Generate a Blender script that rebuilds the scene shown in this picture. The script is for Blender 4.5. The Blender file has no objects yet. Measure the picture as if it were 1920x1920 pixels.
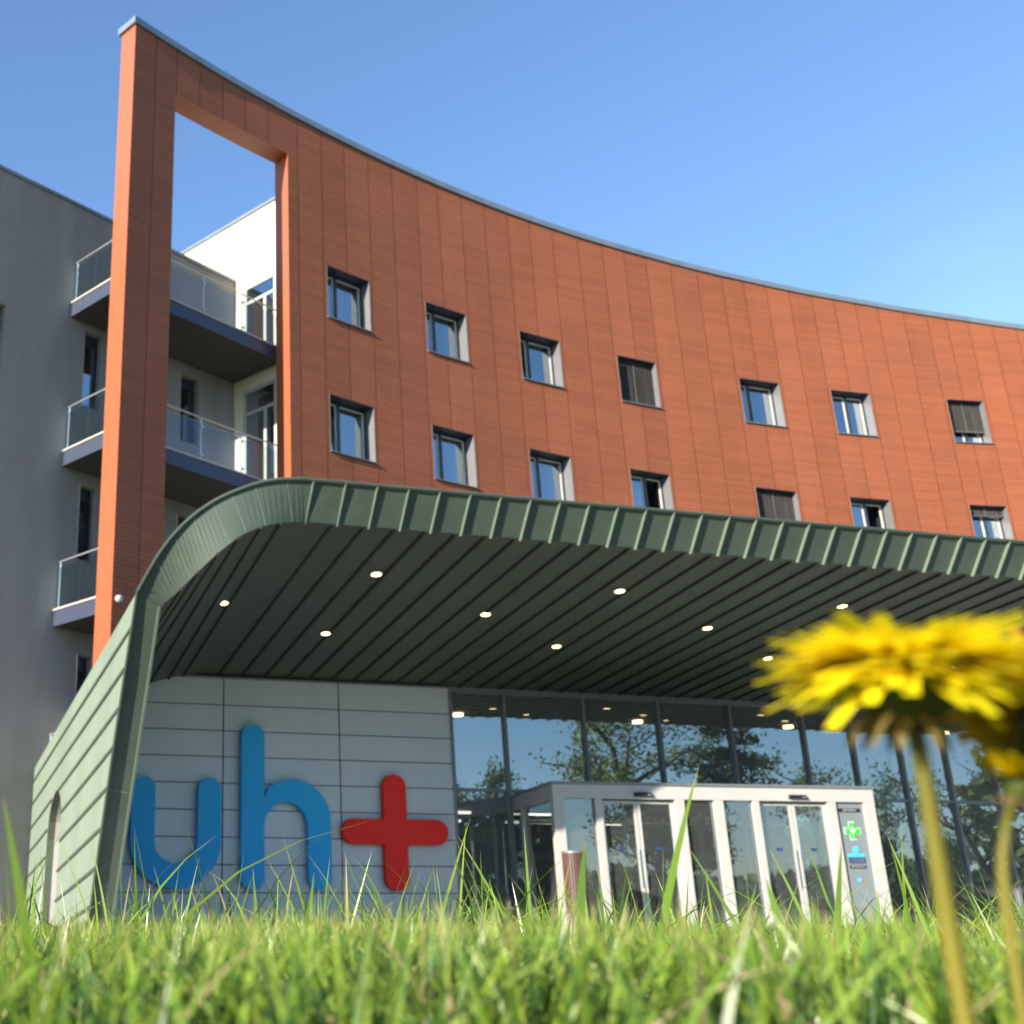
import bpy, math, random
import numpy as np
from mathutils import Vector, Matrix
R_ = math.radians
random.seed(7)
rng = np.random.default_rng(11)
scene = bpy.context.scene
COL = scene.collection

# ------------------------------------------------------------------ camera
PITCH = math.atan(745 / 2160)
cam_d = bpy.data.cameras.new('camera')
cam = bpy.data.objects.new('camera', cam_d)
COL.objects.link(cam)
cam.location = (0, 0, 0)                       # eye level just above the lawn
cam.rotation_euler = (math.pi / 2 + PITCH, 0, 0)
cam_d.sensor_width = 36
cam_d.lens = 40.5
cam_d.shift_x = 0.25                           # the photograph is the right part of a wider frame
cam_d.clip_start = 0.01
cam_d.clip_end = 3000
cam_d.dof.use_dof = True
cam_d.dof.focus_distance = 1.15
cam_d.dof.aperture_fstop = 16.5
scene.camera = cam

# ------------------------------------------------------------------ sky, sun, exposure
SUN_AZ, SUN_EL = R_(44), R_(17)            # direction of travel in plan, elevation
world = bpy.data.worlds.new('World')
scene.world = world
world.use_nodes = True
wn = world.node_tree
sky = wn.nodes.new('ShaderNodeTexSky')
sky.sky_type = 'NISHITA'
sky.sun_disc = False
sky.sun_elevation = SUN_EL
sky.sun_rotation = math.atan2(-math.cos(SUN_AZ), -math.sin(SUN_AZ)) % (2 * math.pi)
sky.altitude = 200
sky.air_density = 1.0
sky.dust_density = 0.2
sky.ozone_density = 3.0
bg = wn.nodes['Background']
bg.inputs[1].default_value = 0.112
# thin cirrus, laid on the sky by direction
tc = wn.nodes.new('ShaderNodeTexCoord')
mp = wn.nodes.new('ShaderNodeMapping'); mp.inputs['Scale'].default_value = (1.6, 1.6, 4.5)
nz = wn.nodes.new('ShaderNodeTexNoise'); nz.inputs['Scale'].default_value = 1.7; nz.inputs['Detail'].default_value = 7; nz.inputs['Roughness'].default_value = 0.6
rp = wn.nodes.new('ShaderNodeValToRGB')
rp.color_ramp.elements[0].position = 0.30; rp.color_ramp.elements[0].color = (0, 0, 0, 1)
rp.color_ramp.elements[1].position = 0.75; rp.color_ramp.elements[1].color = (1, 1, 1, 1)
mx = wn.nodes.new('ShaderNodeMixRGB'); mx.inputs[2].default_value = (3.2, 3.8, 4.6, 1)
wn.links.new(tc.outputs['Generated'], mp.inputs[0]); wn.links.new(mp.outputs[0], nz.inputs[0])
wn.links.new(nz.outputs[0], rp.inputs[0]); tint = wn.nodes.new('ShaderNodeMixRGB'); tint.blend_type = 'MULTIPLY'; tint.inputs[0].default_value = 1.0
tint.inputs[2].default_value = (0.90, 0.945, 1.0, 1)          # the camera's rendering of a clear spring sky
dn = wn.nodes.new('ShaderNodeVectorMath'); dn.operation = 'DISTANCE'   # one soft bank of cloud above the right end of the roof
cu = Vector((.74, 1.0, .56)).normalized(); dn.inputs[1].default_value = cu
wn.links.new(tc.outputs['Generated'], dn.inputs[0])
fall = wn.nodes.new('ShaderNodeMapRange'); fall.interpolation_type = 'SMOOTHSTEP'
fall.inputs[1].default_value = 0.02; fall.inputs[2].default_value = 0.12; fall.inputs[3].default_value = 0.17; fall.inputs[4].default_value = 0.0
wn.links.new(dn.outputs['Value'], fall.inputs[0])
cmul = wn.nodes.new('ShaderNodeMath'); cmul.operation = 'MULTIPLY'
wn.links.new(fall.outputs[0], cmul.inputs[0]); wn.links.new(rp.outputs[0], cmul.inputs[1])
wn.links.new(sky.outputs[0], tint.inputs[1]); wn.links.new(tint.outputs[0], mx.inputs[1]); wn.links.new(mx.outputs[0], bg.inputs[0]); wn.links.new(cmul.outputs[0], mx.inputs[0])

sun_d = bpy.data.lights.new('sun', 'SUN')
sun_d.energy = 4.4
sun_d.angle = R_(0.5)
sun_d.color = (1.0, 0.90, 0.76)
sun = bpy.data.objects.new('sun', sun_d)
COL.objects.link(sun)
trav = Vector((math.cos(SUN_AZ) * math.cos(SUN_EL), math.sin(SUN_AZ) * math.cos(SUN_EL), -math.sin(SUN_EL)))
sun.rotation_euler = trav.to_track_quat('-Z', 'Y').to_euler()
sun.location = (-40, -40, 40)

scene.view_settings.view_transform = 'Standard'
scene.view_settings.look = 'None'
scene.view_settings.gamma = 1
scene.view_settings.exposure = 1.55
try:
    scene.cycles.use_denoising = True
    scene.cycles.max_bounces = 8
    scene.cycles.transparent_max_bounces = 16
except Exception:
    pass

# ------------------------------------------------------------------ materials
def new_mat(name):
    m = bpy.data.materials.new(name); m.use_nodes = True
    return m, m.node_tree, m.node_tree.nodes['Principled BSDF']

def mat(name, col, rough=0.6, metal=0.0, var=0.12, scale=3.0, bump=0.0, bscale=40.0, spec=0.5, streak=False):
    m, t, b = new_mat(name)
    N, L = t.nodes, t.links
    b.inputs['Roughness'].default_value = rough
    b.inputs['Metallic'].default_value = metal
    b.inputs['Specular IOR Level'].default_value = spec
    co = N.new('ShaderNodeTexCoord')
    mpn = N.new('ShaderNodeMapping')
    mpn.inputs['Scale'].default_value = (1, 1, 0.18) if streak else (1, 1, 1)
    L.new(co.outputs['Object'], mpn.inputs[0])
    n1 = N.new('ShaderNodeTexNoise'); n1.inputs['Scale'].default_value = scale; n1.inputs['Detail'].default_value = 6
    n1.inputs['Roughness'].default_value = 0.62
    L.new(mpn.outputs[0], n1.inputs[0])
    r = N.new('ShaderNodeMapRange'); r.inputs[1].default_value = 0.25; r.inputs[2].default_value = 0.75
    r.inputs[3].default_value = 1 - var; r.inputs[4].default_value = 1 + var
    L.new(n1.outputs[0], r.inputs[0])
    mu = N.new('ShaderNodeVectorMath'); mu.operation = 'SCALE'
    mu.inputs[0].default_value = col[:3]
    L.new(r.outputs[0], mu.inputs['Scale'])
    L.new(mu.outputs[0], b.inputs['Base Color'])
    if bump:
        n2 = N.new('ShaderNodeTexNoise'); n2.inputs['Scale'].default_value = bscale; n2.inputs['Detail'].default_value = 4
        L.new(co.outputs['Object'], n2.inputs[0])
        bp = N.new('ShaderNodeBump'); bp.inputs['Strength'].default_value = bump; bp.inputs['Distance'].default_value = 0.02
        L.new(n2.outputs[0], bp.inputs['Height']); L.new(bp.outputs[0], b.inputs['Normal'])
    return m

def emit(name, col, s):
    m, t, b = new_mat(name)
    b.inputs['Base Color'].default_value = (*col, 1)
    b.inputs['Emission Color'].default_value = (*col, 1)
    b.inputs['Emission Strength'].default_value = s
    return m

def glass(name, tint, refl, rough=0.0, wave=0.0, blend=0.35, gcol=(0.80, 0.92, 1.0), veil=0.0):
    m = bpy.data.materials.new(name); m.use_nodes = True
    t = m.node_tree; t.nodes.remove(t.nodes['Principled BSDF'])
    N, L = t.nodes, t.links
    tr = N.new('ShaderNodeBsdfTransparent'); tr.inputs[0].default_value = (*tint, 1)
    gl = N.new('ShaderNodeBsdfGlossy'); gl.inputs['Roughness'].default_value = rough
    gl.inputs['Color'].default_value = (*gcol, 1)
    lw = N.new('ShaderNodeLayerWeight'); lw.inputs[0].default_value = blend
    r = N.new('ShaderNodeMapRange'); r.inputs[3].default_value = refl; r.inputs[4].default_value = 1.0
    L.new(lw.outputs['Fresnel'], r.inputs[0])
    mxs = N.new('ShaderNodeMixShader')
    L.new(r.outputs[0], mxs.inputs[0]); L.new(tr.outputs[0], mxs.inputs[1]); L.new(gl.outputs[0], mxs.inputs[2])
    if veil:                      # pale haze put into the pane colour to lighten the glass
        df = N.new('ShaderNodeBsdfDiffuse'); df.inputs[0].default_value = (.55, .6, .62, 1)
        md = N.new('ShaderNodeMixShader'); md.inputs[0].default_value = veil
        L.new(mxs.outputs[0], md.inputs[1]); L.new(df.outputs[0], md.inputs[2]); L.new(md.outputs[0], N['Material Output'].inputs[0])
    else: L.new(mxs.outputs[0], N['Material Output'].inputs[0])
    if wave:
        co = N.new('ShaderNodeTexCoord')
        n2 = N.new('ShaderNodeTexNoise'); n2.inputs['Scale'].default_value = 0.9; n2.inputs['Detail'].default_value = 1
        L.new(co.outputs['Object'], n2.inputs[0])
        bp = N.new('ShaderNodeBump'); bp.inputs['Strength'].default_value = wave; bp.inputs['Distance'].default_value = 0.02
        L.new(n2.outputs[0], bp.inputs['Height']); L.new(bp.outputs[0], gl.inputs['Normal'])
    return m

def terracotta():
    m, t, b = new_mat('terracotta_cladding')
    N, L = t.nodes, t.links
    b.inputs['Roughness'].default_value = 0.62
    b.inputs['Specular IOR Level'].default_value = 0.3
    uv = N.new('ShaderNodeUVMap'); uv.uv_map = 'UVMap'
    sp = N.new('ShaderNodeSeparateXYZ'); L.new(uv.outputs[0], sp.inputs[0])
    def mth(op, a, bval=None):
        n = N.new('ShaderNodeMath'); n.operation = op
        if hasattr(a, 'links'): L.new(a, n.inputs[0])
        else: n.inputs[0].default_value = a
        if bval is not None:
            if hasattr(bval, 'links'): L.new(bval, n.inputs[1])
            else: n.inputs[1].default_value = bval
        return n.outputs[0]
    row = mth('DIVIDE', sp.outputs[1], 0.112)
    fr = mth('FRACT', row)
    groove = mth('LESS_THAN', fr, 0.17)
    att = N.new('ShaderNodeAttribute'); att.attribute_name = 'tone'
    cell = N.new('ShaderNodeCombineXYZ')
    L.new(mth('MULTIPLY', att.outputs['Fac'], 97.0), cell.inputs[0]); L.new(mth('FLOOR', row), cell.inputs[1])
    wnz = N.new('ShaderNodeTexWhiteNoise'); L.new(cell.outputs[0], wnz.inputs[0])
    nz1 = N.new('ShaderNodeTexNoise'); nz1.inputs['Scale'].default_value = 0.5; nz1.inputs['Detail'].default_value = 6
    L.new(uv.outputs[0], nz1.inputs[0])
    st = N.new('ShaderNodeMapping'); st.inputs['Scale'].default_value = (2.6, 0.10, 1)
    L.new(uv.outputs[0], st.inputs[0])
    nz2 = N.new('ShaderNodeTexNoise'); nz2.inputs['Scale'].default_value = 1.0; nz2.inputs['Detail'].default_value = 7; nz2.inputs['Roughness'].default_value = .65
    L.new(st.outputs[0], nz2.inputs[0])
    tone = mth('ADD', mth('MULTIPLY', wnz.outputs[0], 0.16), mth('MULTIPLY', nz1.outputs[0], 0.34))
    tone = mth('ADD', tone, mth('MULTIPLY', att.outputs['Fac'], 0.13))
    tone = mth('ADD', tone, mth('MULTIPLY', nz2.outputs[0], 0.24))
    tone = mth('ADD', tone, 0.56)
    tone = mth('MULTIPLY', tone, mth('SUBTRACT', 1.0, mth('MULTIPLY', groove, 0.42)))
    mu = N.new('ShaderNodeVectorMath'); mu.operation = 'SCALE'; mu.inputs[0].default_value = (0.258, 0.080, 0.034)
    L.new(tone, mu.inputs['Scale']); L.new(mu.outputs[0], b.inputs['Base Color'])
    bp = N.new('ShaderNodeBump'); bp.inputs['Strength'].default_value = 0.25; bp.inputs['Distance'].default_value = 0.01
    L.new(mth('SUBTRACT', 1.0, groove), bp.inputs['Height']); L.new(bp.outputs[0], b.inputs['Normal'])
    return m

def attr_mat(name, trans=0.35, rough=0.45, spec=0.4):
    m, t, b = new_mat(name)
    N, L = t.nodes, t.links
    at = N.new('ShaderNodeAttribute'); at.attribute_name = 'tint'
    L.new(at.outputs['Color'], b.inputs['Base Color'])
    b.inputs['Roughness'].default_value = rough
    b.inputs['Specular IOR Level'].default_value = spec
    tl = N.new('ShaderNodeBsdfTranslucent'); L.new(at.outputs['Color'], tl.inputs[0])
    mxs = N.new('ShaderNodeMixShader'); mxs.inputs[0].default_value = trans
    L.new(b.outputs[0], mxs.inputs[1]); L.new(tl.outputs[0], mxs.inputs[2])
    L.new(mxs.outputs[0], N['Material Output'].inputs[0])
    return m

M = {}
M['terra'] = terracotta()
M['terra_smooth'] = mat('terracotta_lining', (0.29, 0.075, 0.028), 0.5, var=0.08, scale=1.2, streak=True)
M['joint'] = mat('dark_joint', (0.12, 0.044, 0.026), 0.9)
M['zinc'] = mat('zinc_coping', (0.20, 0.25, 0.28), 0.42, metal=0.5, var=0.15, scale=1.5)
M['reveal'] = mat('grey_metal_reveal', (0.155, 0.158, 0.165), 0.45, metal=0.2, var=0.06)
M['frame'] = mat('anthracite_frame', (0.022, 0.03, 0.045), 0.4, var=0.08)
M['white'] = mat('white_paint', (0.37, 0.37, 0.35), 0.45, var=0.04, scale=2)
M['inframe'] = mat('pale_inner_frame', (0.5, 0.48, 0.42), 0.5, var=0.05)
M['blind'] = mat('dark_blind', (0.085, 0.08, 0.07), 0.5, var=0.1)
M['curtain'] = mat('beige_curtain', (0.55, 0.48, 0.36), 0.8, var=0.12, scale=6)
M['curtain_w'] = mat('white_curtain', (0.72, 0.70, 0.66), 0.8, var=0.10, scale=6)
M['curtain_y'] = mat('yellow_curtain', (0.62, 0.46, 0.05), 0.8, var=0.12, scale=6)
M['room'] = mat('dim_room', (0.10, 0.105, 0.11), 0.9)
M['glass'] = glass('window_glass', (0.55, 0.62, 0.66), 0.36, 0.0, 0.05)
M['glass_hall'] = glass('hall_glass', (0.50, 0.58, 0.58), 0.30, 0.0, 0.06, .25, veil=.10)
M['glass_vest'] = glass('door_glass', (0.66, 0.72, 0.70), 0.18, 0.0, 0.03, .25, veil=.05)
M['glass_rail'] = glass('rail_glass', (0.82, 0.87, 0.88), 0.03, 0.12, 0.0, .12)
M['plaster'] = mat('grey_plaster', (0.235, 0.228, 0.215), 0.92, var=0.16, scale=1.1, bump=0.6, bscale=45, spec=0.2, streak=True)
M['cream'] = mat('cream_plaster', (0.60, 0.57, 0.46), 0.92, var=0.04, scale=0.7, bump=0.2, bscale=60, spec=0.2)
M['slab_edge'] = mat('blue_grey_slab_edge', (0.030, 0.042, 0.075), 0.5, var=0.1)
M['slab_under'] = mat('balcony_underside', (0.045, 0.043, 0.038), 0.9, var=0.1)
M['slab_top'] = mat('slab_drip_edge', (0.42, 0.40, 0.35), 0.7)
M['steel'] = mat('brushed_steel', (0.45, 0.48, 0.50), 0.35, metal=0.7, var=0.05)
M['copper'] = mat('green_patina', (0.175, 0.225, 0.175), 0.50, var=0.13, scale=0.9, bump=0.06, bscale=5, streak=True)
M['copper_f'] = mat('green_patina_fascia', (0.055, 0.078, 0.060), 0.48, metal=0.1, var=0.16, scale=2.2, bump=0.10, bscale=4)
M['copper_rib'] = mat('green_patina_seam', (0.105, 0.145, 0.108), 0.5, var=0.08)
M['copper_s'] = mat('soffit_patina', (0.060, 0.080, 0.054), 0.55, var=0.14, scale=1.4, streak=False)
M['seam_dark'] = mat('soffit_seam', (0.025, 0.027, 0.02), 0.7)
M['panel'] = mat('silver_panel', (0.52, 0.575, 0.60), 0.45, metal=0.1, var=0.09, scale=1.3, streak=True)
M['mull'] = mat('grey_mullion', (0.17, 0.18, 0.19), 0.42, metal=0.3, var=0.05)
M['blue'] = mat('blue_letter', (0.040, 0.43, 0.86), 0.5, var=0.03, spec=0.15)
M['red'] = mat('red_cross', (0.88, 0.036, 0.024), 0.5, var=0.03, spec=0.15)
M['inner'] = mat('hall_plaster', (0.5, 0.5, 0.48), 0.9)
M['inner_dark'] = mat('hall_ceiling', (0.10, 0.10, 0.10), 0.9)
M['floor'] = mat('hall_floor', (0.20, 0.19, 0.18), 0.35)
M['paving'] = mat('concrete_paving', (0.50, 0.48, 0.44), 0.9, var=0.15, scale=1.5, bump=0.2)
M['soil'] = mat('lawn_soil', (0.060, 0.085, 0.022), 0.95, var=0.4, scale=9)
M['far'] = mat('far_ground', (0.10, 0.12, 0.06), 0.95, var=0.3, scale=0.3)
M['lamp'] = emit('lamp_glow', (1.0, 0.74, 0.34), 2.4)
M['lamp_in'] = emit('hall_lamp_glow', (1.0, 0.66, 0.34), 4.0)
M['strip'] = emit('strip_lamp_glow', (1.0, 0.93, 0.80), 1.2)
M['black'] = mat('black_plastic', (0.015, 0.015, 0.017), 0.4)
M['teal'] = mat('teal_curtain', (0.07, 0.13, 0.125), 0.8, var=0.2, scale=4)
M['signgrey'] = mat('sign_board', (0.15, 0.18, 0.195), 0.45, var=0.04)
M['sgreen'] = mat('sign_green', (0.03, 0.36, 0.04), 0.45, var=0.02)
M['spale'] = mat('sign_pale_green', (0.42, 0.68, 0.44), 0.45, var=0.02)
M['scyan'] = mat('sign_cyan', (0.05, 0.42, 0.85), 0.45, var=0.02)
M['snavy'] = mat('sign_navy', (0.02, 0.04, 0.13), 0.45, var=0.02)
M['spink'] = mat('sign_red', (0.55, 0.06, 0.08), 0.45, var=0.02)
M['slat'] = mat('red_brown_slats', (0.085, 0.040, 0.036), 0.55, var=0.25, scale=5, streak=True)
M['grass'] = attr_mat('grass_blades', 0.42, 0.33, 0.5)
M['leaf'] = attr_mat('tree_leaves', 0.3, 0.6, 0.3)
M['bark'] = mat('bark', (0.055, 0.045, 0.035), 0.9, var=0.3, scale=5)
M['petal'] = attr_mat('dandelion_petals', 0.5, 0.6, 0.2)
M['stem'] = attr_mat('dandelion_stem', 0.25, 0.5, 0.4)

# ------------------------------------------------------------------ mesh helpers
class MB:
    """collects polygons in world coordinates, links them as one mesh object"""
    def __init__(s):
        s.v = []; s.f = []; s.mi = []; s.uv = []; s.tone = []; s.has = False
    def poly(s, pts, mi=0, uv=None, tone=0.5):
        i = len(s.v)
        s.v += [tuple(p) for p in pts]; s.f.append(tuple(range(i, i + len(pts)))); s.mi.append(mi)
        s.tone += [tone] * len(pts)
        if uv is None: s.uv += [(0, 0)] * len(pts)
        else: s.uv += list(uv); s.has = True
    def hexa(s, b, t, mi=0):
        b = [Vector(p) for p in b]; t = [Vector(p) for p in t]
        n = len(b)
        s.poly(b[::-1], mi); s.poly(t, mi)
        for k in range(n):
            s.poly([b[k], b[(k + 1) % n], t[(k + 1) % n], t[k]], mi)
    def box(s, fr, x0, x1, y0, y1, z0, z1, mi=0):
        P = lambda x, y, z: fr(x, y, z)
        s.hexa([P(x0, y0, z0), P(x1, y0, z0), P(x1, y1, z0), P(x0, y1, z0)],
               [P(x0, y0, z1), P(x1, y0, z1), P(x1, y1, z1), P(x0, y1, z1)], mi)
    def bar(s, p0, p1, w, h, up=(0, 0, 1), mi=0):
        p0 = Vector(p0); p1 = Vector(p1); d = (p1 - p0).normalized()
        x = d.cross(Vector(up))
        if x.length < 1e-5: x = d.cross(Vector((1, 0, 0)))
        x.normalize(); y = x.cross(d)
        c = [x * sx * w / 2 + y * sy * h / 2 for sx, sy in ((-1, -1), (1, -1), (1, 1), (-1, 1))]
        s.hexa([p0 + q for q in c], [p1 + q for q in c], mi)
    def tube(s, pts, rad, n=8, mi=0, cap=True):
        pts = [Vector(p) for p in pts]
        rings = []
        for k, p in enumerate(pts):
            d = (pts[min(k + 1, len(pts) - 1)] - pts[max(k - 1, 0)]).normalized()
            x = d.cross(Vector((0.13, 0.21, 0.97)))
            if x.length < 1e-4: x = d.cross(Vector((1, 0, 0)))
            x.normalize(); y = d.cross(x)
            r = rad[k] if hasattr(rad, '__len__') else rad
            rings.append([p + (x * math.cos(a) + y * math.sin(a)) * r for a in [2 * math.pi * j / n for j in range(n)]])
        for a, b in zip(rings, rings[1:]):
            for j in range(n):
                s.poly([a[j], a[(j + 1) % n], b[(j + 1) % n], b[j]], mi)
        if cap:
            s.poly(rings[0][::-1], mi); s.poly(rings[-1], mi)
    def build(s, name, mats, parent=None, smooth=False, merge=False):
        if not isinstance(mats, (list, tuple)): mats = [mats]
        base = Vector((0, 0, 0)); q = parent
        while q is not None:
            base = base + q.location; q = q.parent
        me = bpy.data.meshes.new(name)
        me.from_pydata([(p[0] - base[0], p[1] - base[1], p[2] - base[2]) for p in s.v], [], s.f)
        for m_ in mats: me.materials.append(m_)
        me.polygons.foreach_set('material_index', s.mi)
        if s.has:
            ul = me.uv_layers.new(name='UVMap')
            ul.data.foreach_set('uv', np.array(s.uv, dtype=np.float32).ravel())
            at = me.attributes.new('tone', 'FLOAT', 'POINT'); at.data.foreach_set('value', np.array(s.tone, dtype=np.float32))
        if smooth or merge:
            import bmesh
            bm = bmesh.new(); bm.from_mesh(me); bmesh.ops.remove_doubles(bm, verts=bm.verts, dist=1e-5)
            bmesh.ops.recalc_face_normals(bm, faces=bm.faces)
            bm.to_mesh(me); bm.free()
        if smooth:
            me.polygons.foreach_set('use_smooth', [True] * len(me.polygons))
            try: me.set_sharp_from_angle(angle=R_(35))
            except Exception: pass
        o = bpy.data.objects.new(name, me); COL.objects.link(o)
        if parent is not None: o.parent = parent
        return o

def np_mesh(name, verts, faces4, faces3, tint, material, parent=None, base=(0, 0, 0)):
    me = bpy.data.meshes.new(name)
    nv = len(verts); n4 = len(faces4); n3 = len(faces3)
    me.vertices.add(nv); me.vertices.foreach_set('co', (np.asarray(verts, np.float32) - np.asarray(base, np.float32)).ravel())
    loops = np.concatenate([np.asarray(faces4, np.int32).ravel(), np.asarray(faces3, np.int32).ravel()])
    me.loops.add(len(loops)); me.loops.foreach_set('vertex_index', loops)
    me.polygons.add(n4 + n3)
    st = np.concatenate([np.arange(n4) * 4, n4 * 4 + np.arange(n3) * 3]).astype(np.int32)
    me.polygons.foreach_set('loop_start', st)
    me.update(calc_edges=True)
    at = me.attributes.new('tint', 'FLOAT_COLOR', 'POINT')
    c = np.ones((nv, 4), np.float32); c[:, :3] = tint; at.data.foreach_set('color', c.ravel())
    me.polygons.foreach_set('use_smooth', [True] * (n4 + n3))
    me.materials.append(material)
    o = bpy.data.objects.new(name, me); COL.objects.link(o)
    if parent is not None: o.parent = parent
    return o

def thing(name, label, cat, loc, group=None):
    o = bpy.data.objects.new(name, None); COL.objects.link(o); o.location = loc
    o.empty_display_size = 0.3
    return tag(o, label, cat, group)
def tag(o, label=None, cat=None, group=None, kind=None):
    if label: o['label'] = label
    if cat: o['category'] = cat
    if group: o['group'] = group
    if kind: o['kind'] = kind
    return o
def text_mesh(body, size, spacing=1.0):
    cu = bpy.data.curves.new('txt', 'FONT'); cu.body = body; cu.size = size; cu.align_x = 'CENTER'; cu.align_y = 'CENTER'
    cu.space_character = spacing; cu.extrude = 0.001
    o = bpy.data.objects.new('txt', cu); COL.objects.link(o)
    dg = bpy.context.evaluated_depsgraph_get()
    me = bpy.data.meshes.new_from_object(o.evaluated_get(dg))
    bpy.data.objects.remove(o); bpy.data.curves.remove(cu)
    return me

GZ = -0.45        # level of the forecourt

# frames: wall frame (a along the entrance wall, d into the building), grey wing frame (g, e)
A1 = R_(13.8)
TX = Vector((math.cos(A1), math.sin(A1), 0)); DX = Vector((-math.sin(A1), math.cos(A1), 0)); OX = Vector((3.746, 22.0, 0))
def W(a, d, z): return OX + TX * a + DX * d + Vector((0, 0, z))
A2 = R_(44)
GX = Vector((math.cos(A2), math.sin(A2), 0)); EX = Vector((-math.sin(A2), math.cos(A2), 0)); OG = Vector((0.725, 29.3, 0))
def G(g, e, z): return OG + GX * g + EX * e + Vector((0, 0, z))
# vestibule frame
VO = Vector((4.95, 19.71, 0)); VX = Vector((5.81, 0.89, 0)).normalized(); VY = Vector((-0.06, 1.0, 0)).normalized()
def V(x, y, z): return VO + VX * x + VY * y + Vector((0, 0, z))
# curved main block: arc length s
CC = (31.954, -11.383); RC = 50.565
def th_(s): return R_(150) - s / RC
def FP(s, inn=0.0, z=0.0):
    t = th_(s)
    return Vector((CC[0] + (RC + inn) * math.cos(t), CC[1] + (RC + inn) * math.sin(t), z))
def zroof(s): return float(np.interp(s, [13.9, 20.8, 27.4, 34.3, 38.9, 43.4, 47.7, 50.2, 62], [22.65, 22.54, 22.37, 22.16, 21.95, 21.66, 21.27, 20.98, 19.7]))

# ------------------------------------------------------------------ ground
mb = MB(); S = 1500
mb.poly([(-S, -S, -0.62), (S, -S, -0.62), (S, S, -0.62), (-S, S, -0.62)])
tag(mb.build('ground', M['far']), kind='structure')
mb = MB()
mb.box(lambda x, y, z: Vector((x, y, z)), -40, 60, 12.2, 60, -0.6, GZ)
tag(mb.build('pavement', M['paving']), kind='structure')
def lawn_z(x, y):
    return -0.051 - 0.0110 * y + 0.013 * np.sin(x * 2.3 + 0.6) * np.cos(y * 1.3) * np.clip(y, 0, 1.5) + 0.010 * np.sin(x * 6.1 + 1.0) * np.clip(y, 0, 1.2) + 0.006 * np.sin(x * 5.1 + y * 3.7)
mb = MB()
xs = np.concatenate([np.linspace(-30, -4, 14), np.linspace(-3.5, 9, 60), np.linspace(10, 45, 16)])
ys = np.concatenate([np.linspace(-30, -1, 15), np.linspace(-0.8, 5, 40), np.linspace(5.4, 12.2, 18)])
for i in range(len(xs) - 1):
    for j in range(len(ys) - 1):
        mb.poly([(x, y, float(lawn_z(x, max(y, 0)))) for x, y in ((xs[i], ys[j]), (xs[i + 1], ys[j]), (xs[i + 1], ys[j + 1]), (xs[i], ys[j + 1]))])
tag(mb.build('lawn', M['soil'], smooth=True), kind='structure')

# ------------------------------------------------------------------ main block
root = thing('hospital_block', 'curved orange terracotta clad hospital block with a tall open portal frame at its left end', 'building', FP(14.05, 0, GZ))
JT = [15.5, 16.32, 17.15, 17.97, 18.82, 19.93, 20.84, 21.75, 22.70, 23.66, 24.68, 25.56, 26.52, 27.5, 28.48, 29.42, 30.40, 31.5, 32.56, 33.5, 34.44, 35.5, 36.65, 37.72, 38.66, 39.62, 40.6, 41.56, 42.5, 43.38, 44.3, 45.35, 46.3, 47.1, 47.96]
JT += [48.9 + 0.95 * k for k in range(14)]
WS = [(20.96, 22.60), (24.79, 26.43), (28.60, 30.28), (32.68, 34.32), (37.82, 39.52), (41.66, 43.28), (46.40, 47.86), (50.95, 52.55), (55.7, 57.3)]
WZ = [(16.06, 17.76), (11.92, 13.64)]
OPN = (15.47, 19.55, 20.98)
ZB = 4.45
holes = [(a, b, z0, z1) for a, b in WS for z0, z1 in WZ] + [(OPN[0], OPN[1], -9, OPN[2])]
def in_hole(s, z): return any(a < s < b and z0 < z < z1 for a, b, z0, z1 in holes)
cl = MB(); bk = MB()
edges = [14.05, 14.78] + JT
for k in range(len(edges) - 1):
    s0, s1 = edges[k], edges[k + 1]
    g0 = 0 if k == 0 else 0.008
    lo, hi = s0 + g0, s1 - 0.008
    sb = sorted(set([lo, hi] + [q for h in holes for q in h[:2] if lo + 1e-4 < q < hi - 1e-4]))
    zbot = GZ if s1 < 15.6 else ZB
    zb = sorted(set([zbot] + [q for h in holes for q in h[2:] if q > zbot] + [99]))
    tone = random.random()
    for a, b in zip(sb, sb[1:]):
        for z0, z1 in zip(zb, zb[1:]):
            if in_hole((a + b) / 2, (z0 + min(z1, 21.5)) / 2): continue
            za = zb_ = z1
            if z1 == 99: za, zb_ = zroof(a) - 0.1, zroof(b) - 0.1
            cl.poly([FP(a, 0, z0), FP(b, 0, z0), FP(b, 0, zb_), FP(a, 0, za)], 0, [(a, z0), (b, z0), (b, zb_), (a, za)], tone)
    sb2 = sorted(set([s0 + (0.01 if k == 0 else 0), s1] + [q for h in holes for q in h[:2] if s0 < q < s1]))
    for a, b in zip(sb2, sb2[1:]):
        for z0, z1 in zip(zb, zb[1:]):
            if in_hole((a + b) / 2, (z0 + min(z1, 21.5)) / 2): continue
            za = zb_ = z1
            if z1 == 99: za, zb_ = zroof(a) - 0.1, zroof(b) - 0.1
            bk.poly([FP(a, 0.035, z0), FP(b, 0.035, z0), FP(b, 0.035, zb_), FP(a, 0.035, za)])
            bk.poly([FP(b, 0.6, z0), FP(a, 0.6, z0), FP(a, 0.6, za), FP(b, 0.6, zb_)], 1)
wall = cl.build('terracotta_wall', M['terra'], root)
bk.build('wall_core', [M['joint'], M['terra_smooth']], wall)
ln = MB()
ln.poly([FP(14.05, 0.6, GZ), FP(14.05, 0, GZ), FP(14.05, 0, zroof(14) - .1), FP(14.05, 0.6, zroof(14) - .1)])
ln.poly([FP(OPN[0], 0, GZ), FP(OPN[0], 0.6, GZ), FP(OPN[0], 0.6, OPN[2]), FP(OPN[0], 0, OPN[2])])
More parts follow.
